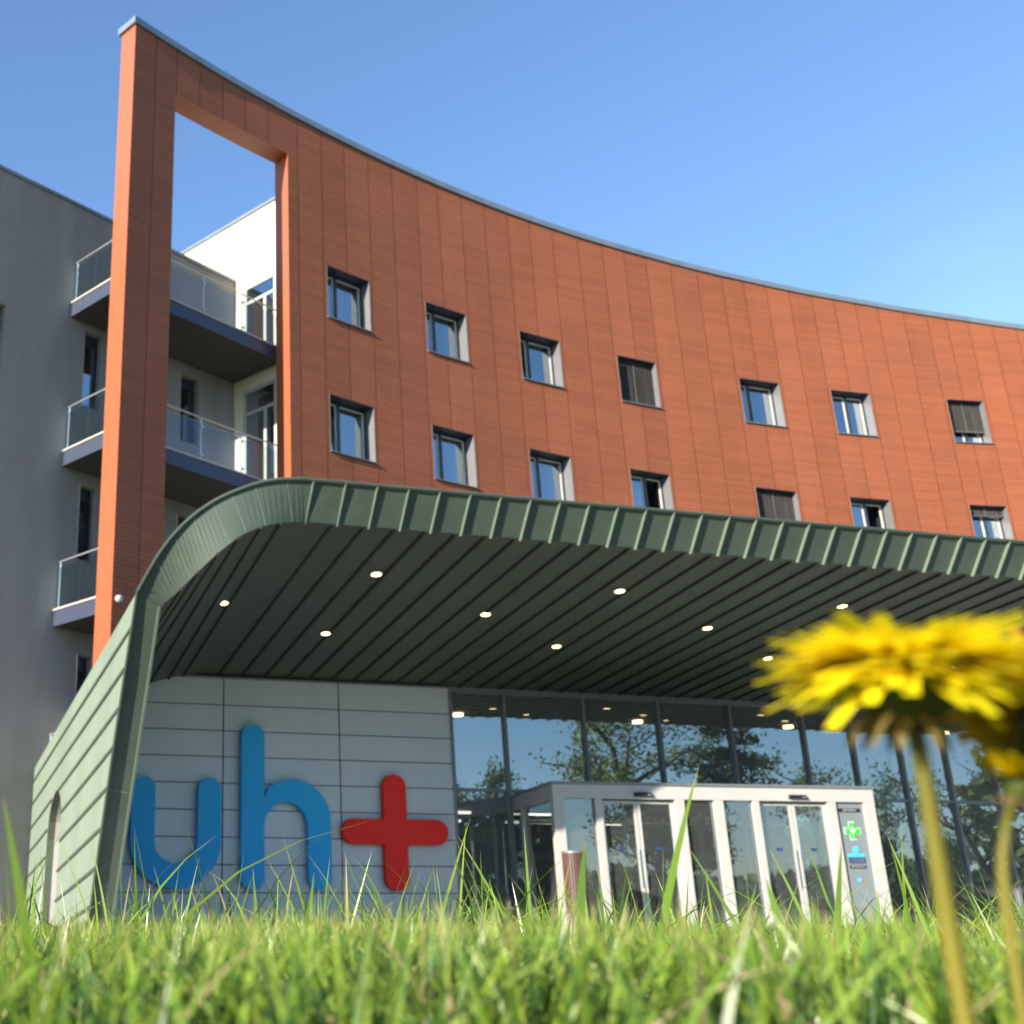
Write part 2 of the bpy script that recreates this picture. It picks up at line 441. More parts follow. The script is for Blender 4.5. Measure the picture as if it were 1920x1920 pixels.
ln.poly([FP(OPN[1], 0.6, ZB), FP(OPN[1], 0, ZB), FP(OPN[1], 0, OPN[2]), FP(OPN[1], 0.6, OPN[2])])
for k in range(6):
    a = OPN[0] + (OPN[1] - OPN[0]) * k / 6; b = OPN[0] + (OPN[1] - OPN[0]) * (k + 1) / 6
    ln.poly([FP(a, 0.6, OPN[2]), FP(b, 0.6, OPN[2]), FP(b, 0, OPN[2]), FP(a, 0, OPN[2])])
ln.build('portal_lining', M['terra_smooth'], root)
cp = MB()
ss = np.arange(13.97, 62, 0.6)
for a, b in zip(ss, ss[1:]):
    za, zb_ = zroof(a), zroof(b)
    c = lambda s, z: [FP(s, -0.07, z - 0.2), FP(s, -0.07, z), FP(s, 0.68, z), FP(s, 0.68, z - 0.2)]
    p, q = c(a, za), c(b, zb_)
    for i in range(4):
        cp.poly([p[i], q[i], q[(i + 1) % 4], p[(i + 1) % 4]])
    if a == ss[0]: cp.poly(p)
cp.build('coping', M['zinc'], root)

def facade_window(s0, s1, z0, z1, style):
    p0, p1 = FP(s0), FP(s1)
    ex = (p1 - p0).normalized(); w = (p1 - p0).length
    ey = Vector((-ex.y, ex.x, 0))
    fr = lambda x, y, z: p0 + ex * x + ey * y + Vector((0, 0, z))
    D = 0.45
    m = MB(); t = 0.014
    # metal reveal with a slightly proud edge
    m.box(fr, 0, t, -0.008, D, z0, z1); m.box(fr, w - t, w, -0.008, D, z0, z1)
    m.box(fr, t, w - t, -0.008, D, z1 - t, z1, 2)  # head takes the dark frame colour, standing in for its shade
    m.hexa([fr(-.02, -0.07, z0 - .03), fr(w + .02, -0.07, z0 - .03), fr(w + .02, D, z0 - .03), fr(-.02, D, z0 - .03)],
           [fr(-.02, -0.07, z0), fr(w + .02, -0.07, z0), fr(w + .02, D, z0 + .03), fr(-.02, D, z0 + .03)])
    # dim room behind
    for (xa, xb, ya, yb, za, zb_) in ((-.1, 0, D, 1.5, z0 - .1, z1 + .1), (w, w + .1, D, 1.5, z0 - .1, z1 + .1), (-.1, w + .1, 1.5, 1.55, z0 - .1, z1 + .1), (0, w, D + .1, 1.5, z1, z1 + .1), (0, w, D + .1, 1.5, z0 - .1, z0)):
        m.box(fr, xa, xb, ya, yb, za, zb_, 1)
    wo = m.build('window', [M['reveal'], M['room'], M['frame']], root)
    f = MB(); x0, x1, q0, q1 = t, w - t, z0 + 0.03, z1 - t
    b = 0.055; mxp = x0 + (x1 - x0) * (0.37 if style in 'ABG' else 0.54)
    f.box(fr, x0, x0 + b, D - .09, D, q0, q1); f.box(fr, x1 - b, x1, D - .09, D, q0, q1)
    f.box(fr, x0 + b, x1 - b, D - .09, D, q0, q0 + b); f.box(fr, x0 + b, x1 - b, D - .09, D, q1 - b, q1)
    f.box(fr, mxp - .05, mxp + .05, D - .09, D, q0 + b, q1 - b)
    # pale inner casement
    for xa, xb in ((x0 + b, mxp - .05), (mxp + .05, x1 - b)):
        f.box(fr, xa, xa + .03, D - .05, D - .005, q0 + b, q1 - b, 1); f.box(fr, xb - .05, xb, D - .05, D - .005, q0 + b, q1 - b, 1)
        f.box(fr, xa + .03, xb - .05, D - .05, D - .005, q0 + b, q0 + b + .04, 1); f.box(fr, xa + .03, xb - .05, D - .05, D - .005, q1 - b - .04, q1 - b, 1)
    f.build('frame', [M['frame'], M['inframe']], wo)
    g = MB()
    if style == 'B':                                     # left sash tilted inwards
        g.poly([fr(x0 + b, D - .03, q0 + b), fr(mxp - .05, D - .03, q0 + b), fr(mxp - .05, D + .2, q1 - b), fr(x0 + b, D + .2, q1 - b)])
        g.poly([fr(mxp + .05, D - .03, q0 + b), fr(x1 - b, D - .03, q0 + b), fr(x1 - b, D - .03, q1 - b), fr(mxp + .05, D - .03, q1 - b)])
    elif style == 'E':                                   # right sash swung open
        g.poly([fr(x0 + b, D - .03, q0 + b), fr(mxp - .05, D - .03, q0 + b), fr(mxp - .05, D - .03, q1 - b), fr(x0 + b, D - .03, q1 - b)])
        g.poly([fr(x1 - b - .25, D + .45, q0 + b), fr(x1 - b, D - .03, q0 + b), fr(x1 - b, D - .03, q1 - b), fr(x1 - b - .25, D + .45, q1 - b)])
    else:
        g.poly([fr(x0 + b, D - .03, q0 + b), fr(x1 - b, D - .03, q0 + b), fr(x1 - b, D - .03, q1 - b), fr(x0 + b, D - .03, q1 - b)])
    g.build('pane', M['glass'], wo)
    def drape(xa, xb, za, zb_, mt, y=D + .18, folds=9):
        c = MB(); n = folds * 4
        for k in range(n):
            u0, u1 = k / n, (k + 1) / n
            y0 = y + .03 * math.sin(u0 * folds * 6.28); y1 = y + .03 * math.sin(u1 * folds * 6.28)
            c.poly([fr(xa + (xb - xa) * u0, y0, za), fr(xa + (xb - xa) * u1, y1, za), fr(xa + (xb - xa) * u1, y1, zb_), fr(xa + (xb - xa) * u0, y0, zb_)])
        c.build('curtain', mt, wo, smooth=True)
    def slats(za, zb_):
        c = MB(); n = int((zb_ - za) / 0.062)
        for k in range(n):
            z = zb_ - (k + .5) * (zb_ - za) / n
            c.hexa([fr(x0 + .01, .20, z - .026), fr(x1 - .01, .20, z - .026), fr(x1 - .01, .204, z - .026), fr(x0 + .01, .204, z - .026)],
                   [fr(x0 + .01, .235, z + .024), fr(x1 - .01, .235, z + .024), fr(x1 - .01, .239, z + .024), fr(x0 + .01, .239, z + .024)])
        c.box(fr, x0 + .01, x1 - .01, .19, .25, za - .035, za)
        c.box(fr, (x0 + x1) / 2 - .012, (x0 + x1) / 2 + .012, .188, .194, za, zb_, 1)
        c.build('blind', [M['blind'], M['reveal']], wo)
    if style in 'A': drape(x1 - .42, x1 - .05, q0, q1, M['curtain'])
    if style == 'G': drape(x0 + .05, x1 - .05, q0, q1, M['curtain_w'], D + .3)
    if style == 'C': slats(q0 + .02, q1)
    if style == 'D': slats(q0 + .50, q1); drape(x1 - .45, x1 - .05, q0, q1, M['curtain_y'])
    if style == 'E': drape(mxp + .1, x1 - .3, q0, q1, M['curtain_w'], D + .62)
    if style == 'F': slats(q1 - .30, q1); drape(x1 - .35, x1 - .05, q0, q1, M['curtain_w'])
    if style == 'H': drape(mxp + .05, x1 - .05, q0, q1, M['curtain'], D + .15)
for (s0, s1), st in zip(WS, 'GABCAHDAB'): facade_window(s0, s1, WZ[0][0], WZ[0][1], st)
for (s0, s1), st in zip(WS, 'BAAECEFAA'): facade_window(s0, s1, WZ[1][0], WZ[1][1], st)

# ------------------------------------------------------------------ grey wing with balconies
root = thing('grey_wing', 'grey rendered hospital wing with glass balconies behind the orange portal frame', 'building', G(-12, 2, GZ))
GW = [(-5.34, -4.72, 12.2, 14.4), (-2.03, -1.31, 12.2, 14.3), (-5.23, -4.72, 8.1, 10.1), (-2.03, -1.31, 8.1, 10.1), (-5.04, -4.6, 4.3, 5.8), (-8.65, -7.70, 12.45, 14.2), (-8.65, -7.70, 8.3, 10.1), (-8.65, -7.70, 4.2, 6.0)]
w_ = MB(); GL, GR, ZG = -40.0, 0.05, 17.95
gb = sorted(set([GL, GR] + [q for h in GW for q in h[:2]])); zb = sorted(set([GZ, ZG] + [q for h in GW for q in h[2:]]))
for a, b in zip(gb, gb[1:]):
    for z0, z1 in zip(zb, zb[1:]):
        if any(h[0] < (a + b) / 2 < h[1] and h[2] < (z0 + z1) / 2 < h[3] for h in GW): continue
        w_.poly([G(a, 2, z0), G(b, 2, z0), G(b, 2, z1), G(a, 2, z1)])
w_.poly([G(GL, 2, ZG), G(GR, 2, ZG), G(GR, 14, ZG), G(GL, 14, ZG)])
w_.poly([G(GL, 14, GZ), G(GL, 2, GZ), G(GL, 2, ZG), G(GL, 14, ZG)])
w_.poly([G(GR, 14, GZ), G(GL, 14, GZ), G(GL, 14, ZG), G(GR, 14, ZG)])
w_.build('rendered_wall', M['plaster'], root)
c_ = MB(); c_.box(G, GL, GR - .002, 1.95, 2.2, ZG, ZG + .09); c_.build('roof_edge', M['zinc'], root)
for (a, b, z0, z1), st in zip(GW, 'vwllblww'):
    m = MB()
    for (xa, xb, za, zb_) in ((a, a + .03, z0, z1), (b - .03, b, z0, z1), (a + .03, b - .03, z1 - .03, z1), (a + .03, b - .03, z0, z0 + .03)):
        m.box(G, xa, xb, 1.99, 2.28, za, zb_)
    for (xa, xb, ya, yb, za, zb_) in ((a - .1, a, 2.2, 3.2, z0, z1), (b, b + .1, 2.2, 3.2, z0, z1), (a, b, 3.2, 3.25, z0, z1), (a, b, 2.3, 3.2, z1, z1 + .05), (a, b, 2.3, 3.2, z0 - .05, z0)):
        m.box(G, xa, xb, ya, yb, za, zb_, 1)
    wo = m.build('window', [M['plaster'], M['room']], root)
    f = MB()
    f.box(G, a + .03, a + .10, 2.2, 2.26, z0 + .03, z1 - .03); f.box(G, b - .10, b - .03, 2.2, 2.26, z0 + .03, z1 - .03)
    f.box(G, a + .10, b - .10, 2.2, 2.26, z1 - .32, z1 - .03); f.box(G, a + .10, b - .10, 2.2, 2.26, z0 + .03, z0 + .1)
    f.build('frame', M['frame'], wo)
    g = MB(); g.poly([G(a + .1, 2.23, z0 + .1), G(b - .1, 2.23, z0 + .1), G(b - .1, 2.23, z1 - .32), G(a + .1, 2.23, z1 - .32)]); g.build('pane', M['glass'], wo)
    if st in 'lb':
        c = MB(); n = 22; z = z0 + .08
        while z < z1 - .34:
            c.hexa([G(a + .04, 2.12, z), G(b - .04, 2.12, z), G(b - .04, 2.125, z), G(a + .04, 2.125, z)], [G(a + .04, 2.17, z + .06), G(b - .04, 2.17, z + .06), G(b - .04, 2.175, z + .06), G(a + .04, 2.175, z + .06)])
            z += .085
        c.build('blind', M['blind'], wo)
# cream return wall with balcony doors
CR = MB(); DO = [(0.30, 1.62, 15.1, 17.62), (0.30, 1.62, 10.93, 14.2), (0.30, 1.62, 6.85, 10.1), (0.30, 1.62, 2.7, 6.0)]
ebk = [0.15, 0.30, 1.62, 10.0]; zb = sorted(set([GZ, 20.05] + [q for h in DO for q in h[2:]]))
for a, b in zip(ebk, ebk[1:]):
    for z0, z1 in zip(zb, zb[1:]):
        if any(h[0] < (a + b) / 2 < h[1] and h[2] < (z0 + z1) / 2 < h[3] for h in DO): continue
        CR.poly([G(.05, b, z0), G(.05, a, z0), G(.05, a, z1), G(.05, b, z1)])
CR.poly([G(.05, .15, 20.05), G(10, .15, 20.05), G(10, 10, 20.05), G(.05, 10, 20.05)])
CR.poly([G(.05, .15, GZ), G(4, .15, GZ), G(4, .15, 20.05), G(.05, .15, 20.05)])
CR.poly([G(10, 10, GZ), G(.05, 10, GZ), G(.05, 10, 20.05), G(10, 10, 20.05)])
CR.build('cream_wall', M['cream'], root)
c_ = MB(); c_.box(G, -0.02, 10, .1, 10.05, 20.05, 20.14); c_.build('roof_edge', M['zinc'], root)
for e0, e1, z0, z1 in DO:
    d = MB(); b = .09; zt = z0 + (z1 - z0) * .76
    fr = lambda x, y, z: G(.05 + y, e1 - x, z)
    w = e1 - e0
    for (xa, xb, za, zb_) in ((0, b, z0, z1), (w - b, w, z0, z1), (b, w - b, z1 - b, z1), (b, w - b, zt, zt + b), (b, w - b, z0, z0 + b), (w * .62, w * .62 + .1, z0 + b, zt)):
        d.box(fr, xa, xb, .02, .09, za, zb_)
    d.box(fr, 0, w, .6, .65, z0, z1, 1)
    do = d.build('balcony_door', [M['white'], M['room']], root)
    g = MB(); g.poly([fr(b, .05, z0 + b), fr(w - b, .05, z0 + b), fr(w - b, .05, z1 - b), fr(b, .05, z1 - b)]); g.build('pane', M['glass'], do)
for zt in (15.0, 10.83, 6.75, 2.62):
    s_ = MB()
    g0, g1 = -5.8, 0.0
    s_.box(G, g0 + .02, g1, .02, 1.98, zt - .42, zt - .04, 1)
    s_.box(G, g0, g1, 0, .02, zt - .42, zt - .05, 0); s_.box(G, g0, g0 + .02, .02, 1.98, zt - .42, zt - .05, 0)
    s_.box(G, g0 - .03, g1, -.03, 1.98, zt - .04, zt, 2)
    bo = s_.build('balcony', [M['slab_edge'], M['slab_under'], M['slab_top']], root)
    for k in range(4):
        xa = g0 + .08 + k * 1.43; g_ = MB()
        g_.box(G, xa, xa + 1.36, .05, .062, zt + .06, zt + 1.02); g_.build('railing_glass', M['glass_rail'], bo)
    for ya, yb in ((.12, 1.02), (1.08, 1.92)):
        g_ = MB(); g_.box(G, g0 + .05, g0 + .062, ya, yb, zt + .06, zt + 1.02); g_.build('railing_glass', M['glass_rail'], bo)
    for k in range(5):
        x = g0 + .05 + k * 1.43; p = MB()
        p.bar(G(x, .09, zt), G(x, .09, zt + 1.16), .035, .035)
        for zz in (zt + .14, zt + .92): p.bar(G(x - .05, .045, zz), G(x + .05, .045, zz), .03, .05)
        p.build('railing_post', M['steel'], bo)
    p = MB(); p.bar(G(g0 + .08, 1.9, zt), G(g0 + .08, 1.9, zt + 1.16), .035, .035); p.build('railing_post', M['steel'], bo)
    h = MB(); h.tube([G(g0 + .06, 1.95, zt + 1.18), G(g0 + .06, .07, zt + 1.18), G(g1 - .1, .07, zt + 1.18)], .022, 6); h.build('handrail', M['steel'], bo)
    sc = MB()
    if zt == 15.0: pass

# ------------------------------------------------------------------ entrance canopy
root = thing('entrance_canopy', 'green patina copper entrance canopy with rounded left corner and raked front edge', 'canopy', W(-7.1, -4.5, GZ))
def dfr(z): return -7.3 + 0.5 * (5.18 - z)
def aw(d, z=3.76): return -7.0 - 0.0323 * (d + 6.65) - 0.045 * max(0.0, 3.76 - z) * min(1.0, max(0.0, 1 - (d + 6) / 11))   # leans out at the foot
def cr(P, n=6):
    out = []
    for k in range(len(P) - 1):
        p0 = P[max(k - 1, 0)]; p1 = P[k]; p2 = P[k + 1]; p3 = P[min(k + 2, len(P) - 1)]
        for j in range(n):
            t = j / n
            out.append(tuple(0.5 * ((2 * b) + (-a + c) * t + (2 * a - 5 * b + 4 * c - d) * t * t + (-a + 3 * b - 3 * c + d) * t ** 3) for a, b, c, d in zip(p0, p1, p2, p3)))
    return out + [tuple(P[-1])]
AR = 17.0
OUT = cr([(-7.0, 3.76), (-6.77, 4.21), (-6.53, 4.53), (-6.27, 4.76), (-5.95, 4.95), (-5.5, 5.12), (-5.05, 5.18)]) + [(a, 5.18) for a in np.linspace(-4.5, AR, 30)]
INN = cr([(-6.69, 3.60), (-6.50, 3.80), (-6.29, 4.06), (-6.03, 4.33), (-5.74, 4.54), (-5.36, 4.66), (-4.95, 4.69)]) + [(a, 4.69) for a in np.linspace(-4.45, AR, 30)]
INR = cr([(-6.87, 3.00), (-6.74, 3.26), (-6.50, 3.48), (-6.15, 3.68), (-5.7, 3.86), (-5.3, 3.97), (-4.9, 4.03)]) + [(a, 4.03) for a in np.linspace(-4.4, AR, 30)]
def fo(p, off=0.0):  # point on the raked front plane; off pushes it outwards
    n = Vector((0, 1, 0.5)).normalized()
    return W(p[0], dfr(p[1]) - off * n.y, p[1] - off * n.z)
def rear(p): return W(p[0] - 0.0323 * (0.6 - dfr(p[1])), 0.6, p[1] * 0.889)
NZ = [-0.45, 1.66, 2.0]
def foi(k):         # inner edge of the front: pushed forward round the corner, so that the face turns outwards there
    t = min(1.0, max(0.0, (k - 1) / 38.0))
    return fo(INN[k], .24 * math.sin(math.pi * t) ** 1.3)
# outer shell
m = MB()
for p, q in zip(OUT, OUT[1:]):
    m.poly([fo(p, .05), fo(q, .05), rear(q), rear(p)])
    m.poly([rear(p), rear(q), rear(q) - Vector((0, 0, .5)), rear(p) - Vector((0, 0, .5))])
m.build('outer_skin', M['copper'], root, smooth=True)
# soffit
m = MB()
INFR = [foi(k) for k in range(len(INN))]; INRR = [W(p[0], -0.02, p[1]) for p in INR]
for k in range(len(INN) - 1):
    m.poly([INFR[k + 1], INFR[k], INRR[k], INRR[k + 1]])
# soffit seams
def prof(a_or_t): return a_or_t
for k in range(60):
    a = -4.585 + 0.4275 * k
    if a > AR - .2: break
    m.bar(W(a, -7.0, 4.68), W(a, -0.05, 4.03 + .002), .035, .055, mi=1)
acc = 0.0; last = None
for k in range(len(INN) - 1, -1, -1):
    if INN[k][0] > -4.7: continue
    if last is not None: acc += math.hypot(INN[k][0] - INN[last][0], INN[k][1] - INN[last][1])
    last = k
    if acc > 0.27:
        acc = 0
        m.bar(INFR[k], INRR[k], .032, .06, up=(0.6, 0, 0.8), mi=1)
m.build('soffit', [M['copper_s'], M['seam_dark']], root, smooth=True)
# fascia along the raked front
m = MB()
for k in range(len(OUT) - 1):
    m.poly([foi(k), foi(k + 1), fo(OUT[k + 1]), fo(OUT[k])])
for k in range(60):
    a0, a1 = -4.95 + .4275 * k, -4.90 + .4300 * k
    if a1 > AR - .1: break
    p, q = fo((a0, 4.665), .02), fo((a1, 5.17), .02)
    m.bar(p, q, .014, .06, up=fo((0, 5), 1) - fo((0, 5)), mi=1)
for k in (33, 28, 24, 20, 15, 10, 5):     # flat joints round the corner
    m.bar(foi(k), fo(OUT[k], .002), .012, .012, up=fo((0, 5), 1) - fo((0, 5)), mi=1)
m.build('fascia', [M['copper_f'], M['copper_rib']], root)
# lip along outer edge
m = MB()
LP = [(aw(dfr(z), z), z) for z in (-0.5, 0.6, 1.7, 2.8)] + OUT
for k, (p, q) in enumerate(zip(LP, LP[1:])):
    o0 = 0.065 if p[1] < 3.7 else .045; o1 = 0.065 if q[1] < 3.7 else .045
    c0 = Vector((0, 0, 0))
    i0 = [fo(p, -.02), fo(p, o0)]; i1 = [fo(q, -.02), fo(q, o1)]
    nrm = (TX * -(q[1] - p[1]) + Vector((0, 0, (q[0] - p[0])))); nrm.normalize()
    m.hexa([i0[0], i1[0], i1[1], i0[1]], [i0[0] + nrm * .018, i1[0] + nrm * .018, i1[1] + nrm * .018, i0[1] + nrm * .018])
m.build('edge_lip', M['copper_f'], root)
# leg face
m = MB()
zl = [-0.5, 0.1, 1.0, 1.9, 2.8, 3.55]
def lego(z): return fo((aw(dfr(z), z), z))
def legi(z): return fo((aw(dfr(z), z) + 0.295, z - .02 if z < 3.5 else 3.60))
zl[-1] = 3.76
for z0, z1 in zip(zl, zl[1:]):
    m.poly([lego(z0), legi(z0), legi(z1), lego(z1)], 0)
m.bar(legi(-.5), legi(3.76), .03, .05, mi=1)
m.bar(lego(1.45), legi(1.42), .012, .012, mi=1)
m.build('leg', [M['copper_f'], M['copper_rib']], root)
# side wall with arched opening
def ztop(d): return 3.76 - 0.0565 * (d + 6.65)
N0, N1, NTOP = 0.12, 2.55, 2.05
def arch(d):
    u = (d - (N0 + N1) / 2) / ((N1 - N0) / 2)
    return 1.25 + (NTOP - 1.25) * math.sqrt(max(0, 1 - u * u))
ow = lambda d, z: W(aw(d, z), d, z)
iw = lambda d, z: W(aw(d, z) + .29, d, z)
m = MB()
DE = 6.65
zr = [-0.5, 1.0, 2.0, 3.0]
def zat(d): return ztop(d)
for f_, flip in ((ow, False), (iw, True)):
    # front trapezoid up to N0
    for k in range(4):
        z0 = zr[k]; 
        if k < 3:
            z1 = zr[k + 1]; pts = [f_(dfr(z0), z0), f_(N0, z0), f_(N0, z1), f_(dfr(z1), z1)]
        else:
            pts = [f_(dfr(3.0), 3.0), f_(N0, 3.0), f_(N0, zat(N0)), f_(dfr(3.76), 3.76)]
        m.poly(pts[::-1] if not flip else pts)
    ds = np.linspace(N0, N1, 25)
    for a, b in zip(ds, ds[1:]):
        pts = [f_(a, arch(a)), f_(b, arch(b)), f_(b, zat(b)), f_(a, zat(a))]
        m.poly(pts[::-1] if not flip else pts)
    pts = [f_(N1, -.5), f_(DE, -.5), f_(DE, zat(DE)), f_(N1, zat(N1))]
    m.poly(pts[::-1] if not flip else pts)
ds = np.linspace(-6.6, DE, 20)
for a, b in zip(ds, ds[1:]):
    m.poly([ow(a, zat(a)), iw(a, zat(a)), iw(b, zat(b)), ow(b, zat(b))])
m.poly([ow(DE, -.5), iw(DE, -.5), iw(DE, zat(DE)), ow(DE, zat(DE))])
for z0, sl in ((3.33, -.048), (2.87, -.052), (2.40, -.057), (1.94, -.062), (1.46, -.066), (0.98, -.070), (0.50, -.074), (0.03, -.078)):
    d = dfr(z0) + .02; pts = []
    while d < DE:
        z = z0 + sl * (d - dfr(z0))
        if N0 < d < N1 and z < arch(d):
            for p, q in zip(pts[::9] + pts[-1:], (pts[::9] + pts[-1:])[1:]):
                if (q - p).length > .01: m.bar(p, q, .026, .038, mi=1)
            pts = []
        else: pts.append(W(aw(d, z) - .012, d, z))
        d += 0.1
    for p, q in zip(pts[::9] + pts[-1:], (pts[::9] + pts[-1:])[1:]):
        if (q - p).length > .01: m.bar(p, q, .026, .038, mi=1)
sw = m.build('side_wall', [M['copper'], M['copper_f']], root)  # ribs use the darker patina, seam shadow put into their colour
m = MB()
mid = lambda d, z: W(aw(d, z) + .14, d, z)
ds = np.linspace(N0, N1, 25)
prof_ = [(N0, -.5)] + [(d, arch(d)) for d in ds] + [(N1, -.5)]
for p, q in zip(prof_, prof_[1:]):
    m.poly([ow(*p), ow(*q), mid(*q), mid(*p)], 0); m.poly([mid(*p), mid(*q), iw(*q), iw(*p)], 1)
m.poly([W(aw(N0) + .6, N0 - .6, -.5), W(aw(N1) + .6, N1 + .6, -.5), W(aw(N1) + .6, N1 + .6, 2.5), W(aw(N0) + .6, N0 - .6, 2.5)], 2)
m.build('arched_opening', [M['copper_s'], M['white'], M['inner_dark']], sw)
# roof edge cap at the right end
m = MB()
pts = [fo((AR, 4.69)), fo((AR, 5.18)), W(AR, .6, 4.6), W(AR, 0, 4.0)]
m.poly(pts); m.build('end_cap', M['copper_f'], root)
# recessed downlights in a staggered grid
def soff(a, d): return W(a, d, 4.03 + (4.69 - 4.03) * (-d) / 7.05 - (.075 if a < -5.2 else 0))
DL = [(a, -5.5) for a in (-3.44, 0.42, 4.33, 8.2, 12.1)] + [(a, -4.15) for a in (-5.38, -1.15, 2.81, 6.7, 10.6)] + [(a, -2.8) for a in (-3.37, 0.77, 4.94, 8.9, 12.8)] + [(-5.0, -1.5), (-1.2, -1.4), (2.8, -1.4), (6.8, -1.4)][:0]
def disc(mb_, c, r, up, n=20, mi=0):
    up = up.normalized(); x = up.cross(Vector((0, 1, 0.2))).normalized(); y = up.cross(x)
    mb_.poly([c + (x * math.cos(2 * math.pi * k / n) + y * math.sin(2 * math.pi * k / n)) * r for k in range(n)], mi)
sn = (soff(0, 0) - soff(0, -5)).cross(TX).normalized()
if sn.z > 0: sn = -sn
for a, d in DL:
    m = MB(); c = soff(a, d) + sn * .012
    m.tube([c - sn * .01, c + sn * .014], .095, 20, 0)
    dl = m.build('downlight', M['steel'], root)
    m = MB(); m.tube([c + sn * .012, c + sn * .02], .072, 20); m.build('lamp', M['lamp'], dl)

# ------------------------------------------------------------------ entrance hall (glazed block under the canopy)
root = thing('entrance_hall', 'glazed entrance hall with silver panelled wall under the green canopy', 'building', W(0, 0, GZ))
cols = [-6.75, -4.49, -2.31, -0.11]; rows = [-0.45, -0.19, .27, .73, 1.19, 1.65, 2.11, 2.57, 3.03, 3.49, 4.0]
m = MB()
for i in range(3):
    for j in range(len(rows) - 1):
        a0, a1 = cols[i] + .012, cols[i + 1] - .012
        z0, z1 = rows[j] + .009, rows[j + 1] - .009
        if i == 0 and j == len(rows) - 2: a0 = -6.55
        if i == 0 and j == len(rows) - 3: a0 = -6.7
        m.box(W, a0, a1, -.12, -.085, z0, z1)
m.build('wall_panels', M['panel'], root)
m = MB(); m.box(W, -6.5, -.10, -.08, .1, GZ, 4.0); m.build('wall_core', M['joint'], root)
m = MB(); m.bar(W(-5.3, -.14, 3.985), W(-.1, -.14, 3.995), .03, .035); m.bar(W(-.105, -.13, GZ), W(-.105, -.13, 4.0), .03, .04); m.build('edge_trim', M['mull'], root)
mu = [-0.06, 1.05, 2.73, 4.37, 6.0, 7.69, 8.84, 9.98, 11.10, 12.25, 13.4, 14.55, 15.7, 16.85]
m = MB()
for k, a in enumerate(mu): 
    m.box(W, a - .03, a + .03, -.07, .10, GZ, 3.93)
m.box(W, mu[0], mu[-1], -.075, .08, 3.93, 4.03)
m.box(W, mu[0], mu[-1], -.06, .08, GZ, GZ + .1)
for k in range(len(mu) - 1):
    m.box(W, mu[k] + .03, mu[k + 1] - .03, -.055, .08, 2.085, 2.14)
m.build('mullion', M['mull'], root)
for k in range(len(mu) - 1):
    a0, a1 = mu[k] + .03, mu[k + 1] - .03
    m = MB(); m.poly([W(a0, 0, 2.14), W(a1, 0, 2.14), W(a1, 0, 3.93), W(a0, 0, 3.93)]); m.build('upper_pane', M['glass_hall'], root)
    if k in (2, 3): continue
    if k == 1: a1 = 1.25
    if k == 4: a0 = 6.95
    m = MB(); m.poly([W(a0, 0, GZ + .1), W(a1, 0, GZ + .1), W(a1, 0, 2.085), W(a0, 0, 2.085)]); m.build('lower_pane', M['glass_hall'], root)
m = MB()
m.box(W, -6.4, 18, .12, 16, GZ - .1, GZ + .005, 1)
m.poly([W(-6.4, 16, GZ), W(18, 16, GZ), W(18, 16, 4), W(-6.4, 16, 4)], 0)
m.poly([W(-6.4, .1, GZ), W(-6.4, 16, GZ), W(-6.4, 16, 4), W(-6.4, .1, 4)], 0)
m.poly([W(18, .1, GZ), W(18, 16, GZ), W(18, 16, 4), W(18, .1, 4)], 0)
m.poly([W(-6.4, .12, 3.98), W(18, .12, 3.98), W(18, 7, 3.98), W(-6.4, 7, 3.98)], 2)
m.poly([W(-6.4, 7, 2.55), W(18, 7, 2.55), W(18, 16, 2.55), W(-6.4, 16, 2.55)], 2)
m.poly([W(-6.4, 7, 2.55), W(18, 7, 2.55), W(18, 7, 3.98), W(-6.4, 7, 3.98)], 0)
for a in (-.2, 5.2, 10.4): m.box(W, a, a + .4, 5.2, 5.6, GZ, 3.97, 0)
m.box(W, 1.1, 3.0, 10, 10.3, GZ, 2.5, 3)
m.box(W, 9.5, 17, 9, 9.3, GZ, 2.5, 2)
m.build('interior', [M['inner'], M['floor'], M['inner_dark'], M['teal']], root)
m = MB(); m.box(W, -6.5, 18.2, .02, 16.2, 4.05, 4.3); m.box(W, 18, 18.2, .1, 16, GZ, 4.05); m.box(W, -6.5, 18.2, 16, 16.2, GZ, 4.05); m.build('roof_slab', M['plaster'], root)
for (x, y, z) in ((4.33, 24.75, 3.95), (8.49, 25.76, 3.95), (12.17, 26.51, 3.95), (16.28, 27.48, 3.95), (9.3, 35.4, 2.52), (15.0, 36.4, 2.52), (19.0, 36.2, 2.52), (13.0, 33.5, 2.52), (6.5, 34, 2.52)):
    m = MB(); m.tube([(x, y, z - .035), (x, y, z + .02)], .11, 16); m.build('ceiling_lamp', M['lamp_in'], root)
for a0, a1, d_ in ((1.5, 4.5, 9.5), (5.5, 8.5, 9.5), (2.5, 5.5, 12.5), (7.0, 11.0, 12.5), (10.5, 14.0, 9.5)):
    m = MB(); m.box(W, a0, a1, d_, d_ + .14, 2.46, 2.52); m.build('strip_lamp', M['strip'], root)
for a_, d_ in ((2.2, 8.0), (3.4, 8.3), (8.0, 7.5), (11.5, 5.0), (13.0, 5.4)):
    m = MB(); m.box(W, a_, a_ + .55, d_, d_ + .5, GZ + .38, GZ + .46); m.box(W, a_, a_ + .55, d_ + .46, d_ + .52, GZ + .46, GZ + .95)
    for xx in (0, .5):
        for yy in (0, .46): m.box(W, a_ + xx, a_ + xx + .04, d_ + yy, d_ + yy + .04, GZ, GZ + .38)
    m.build('waiting_chair', M['red'], root)
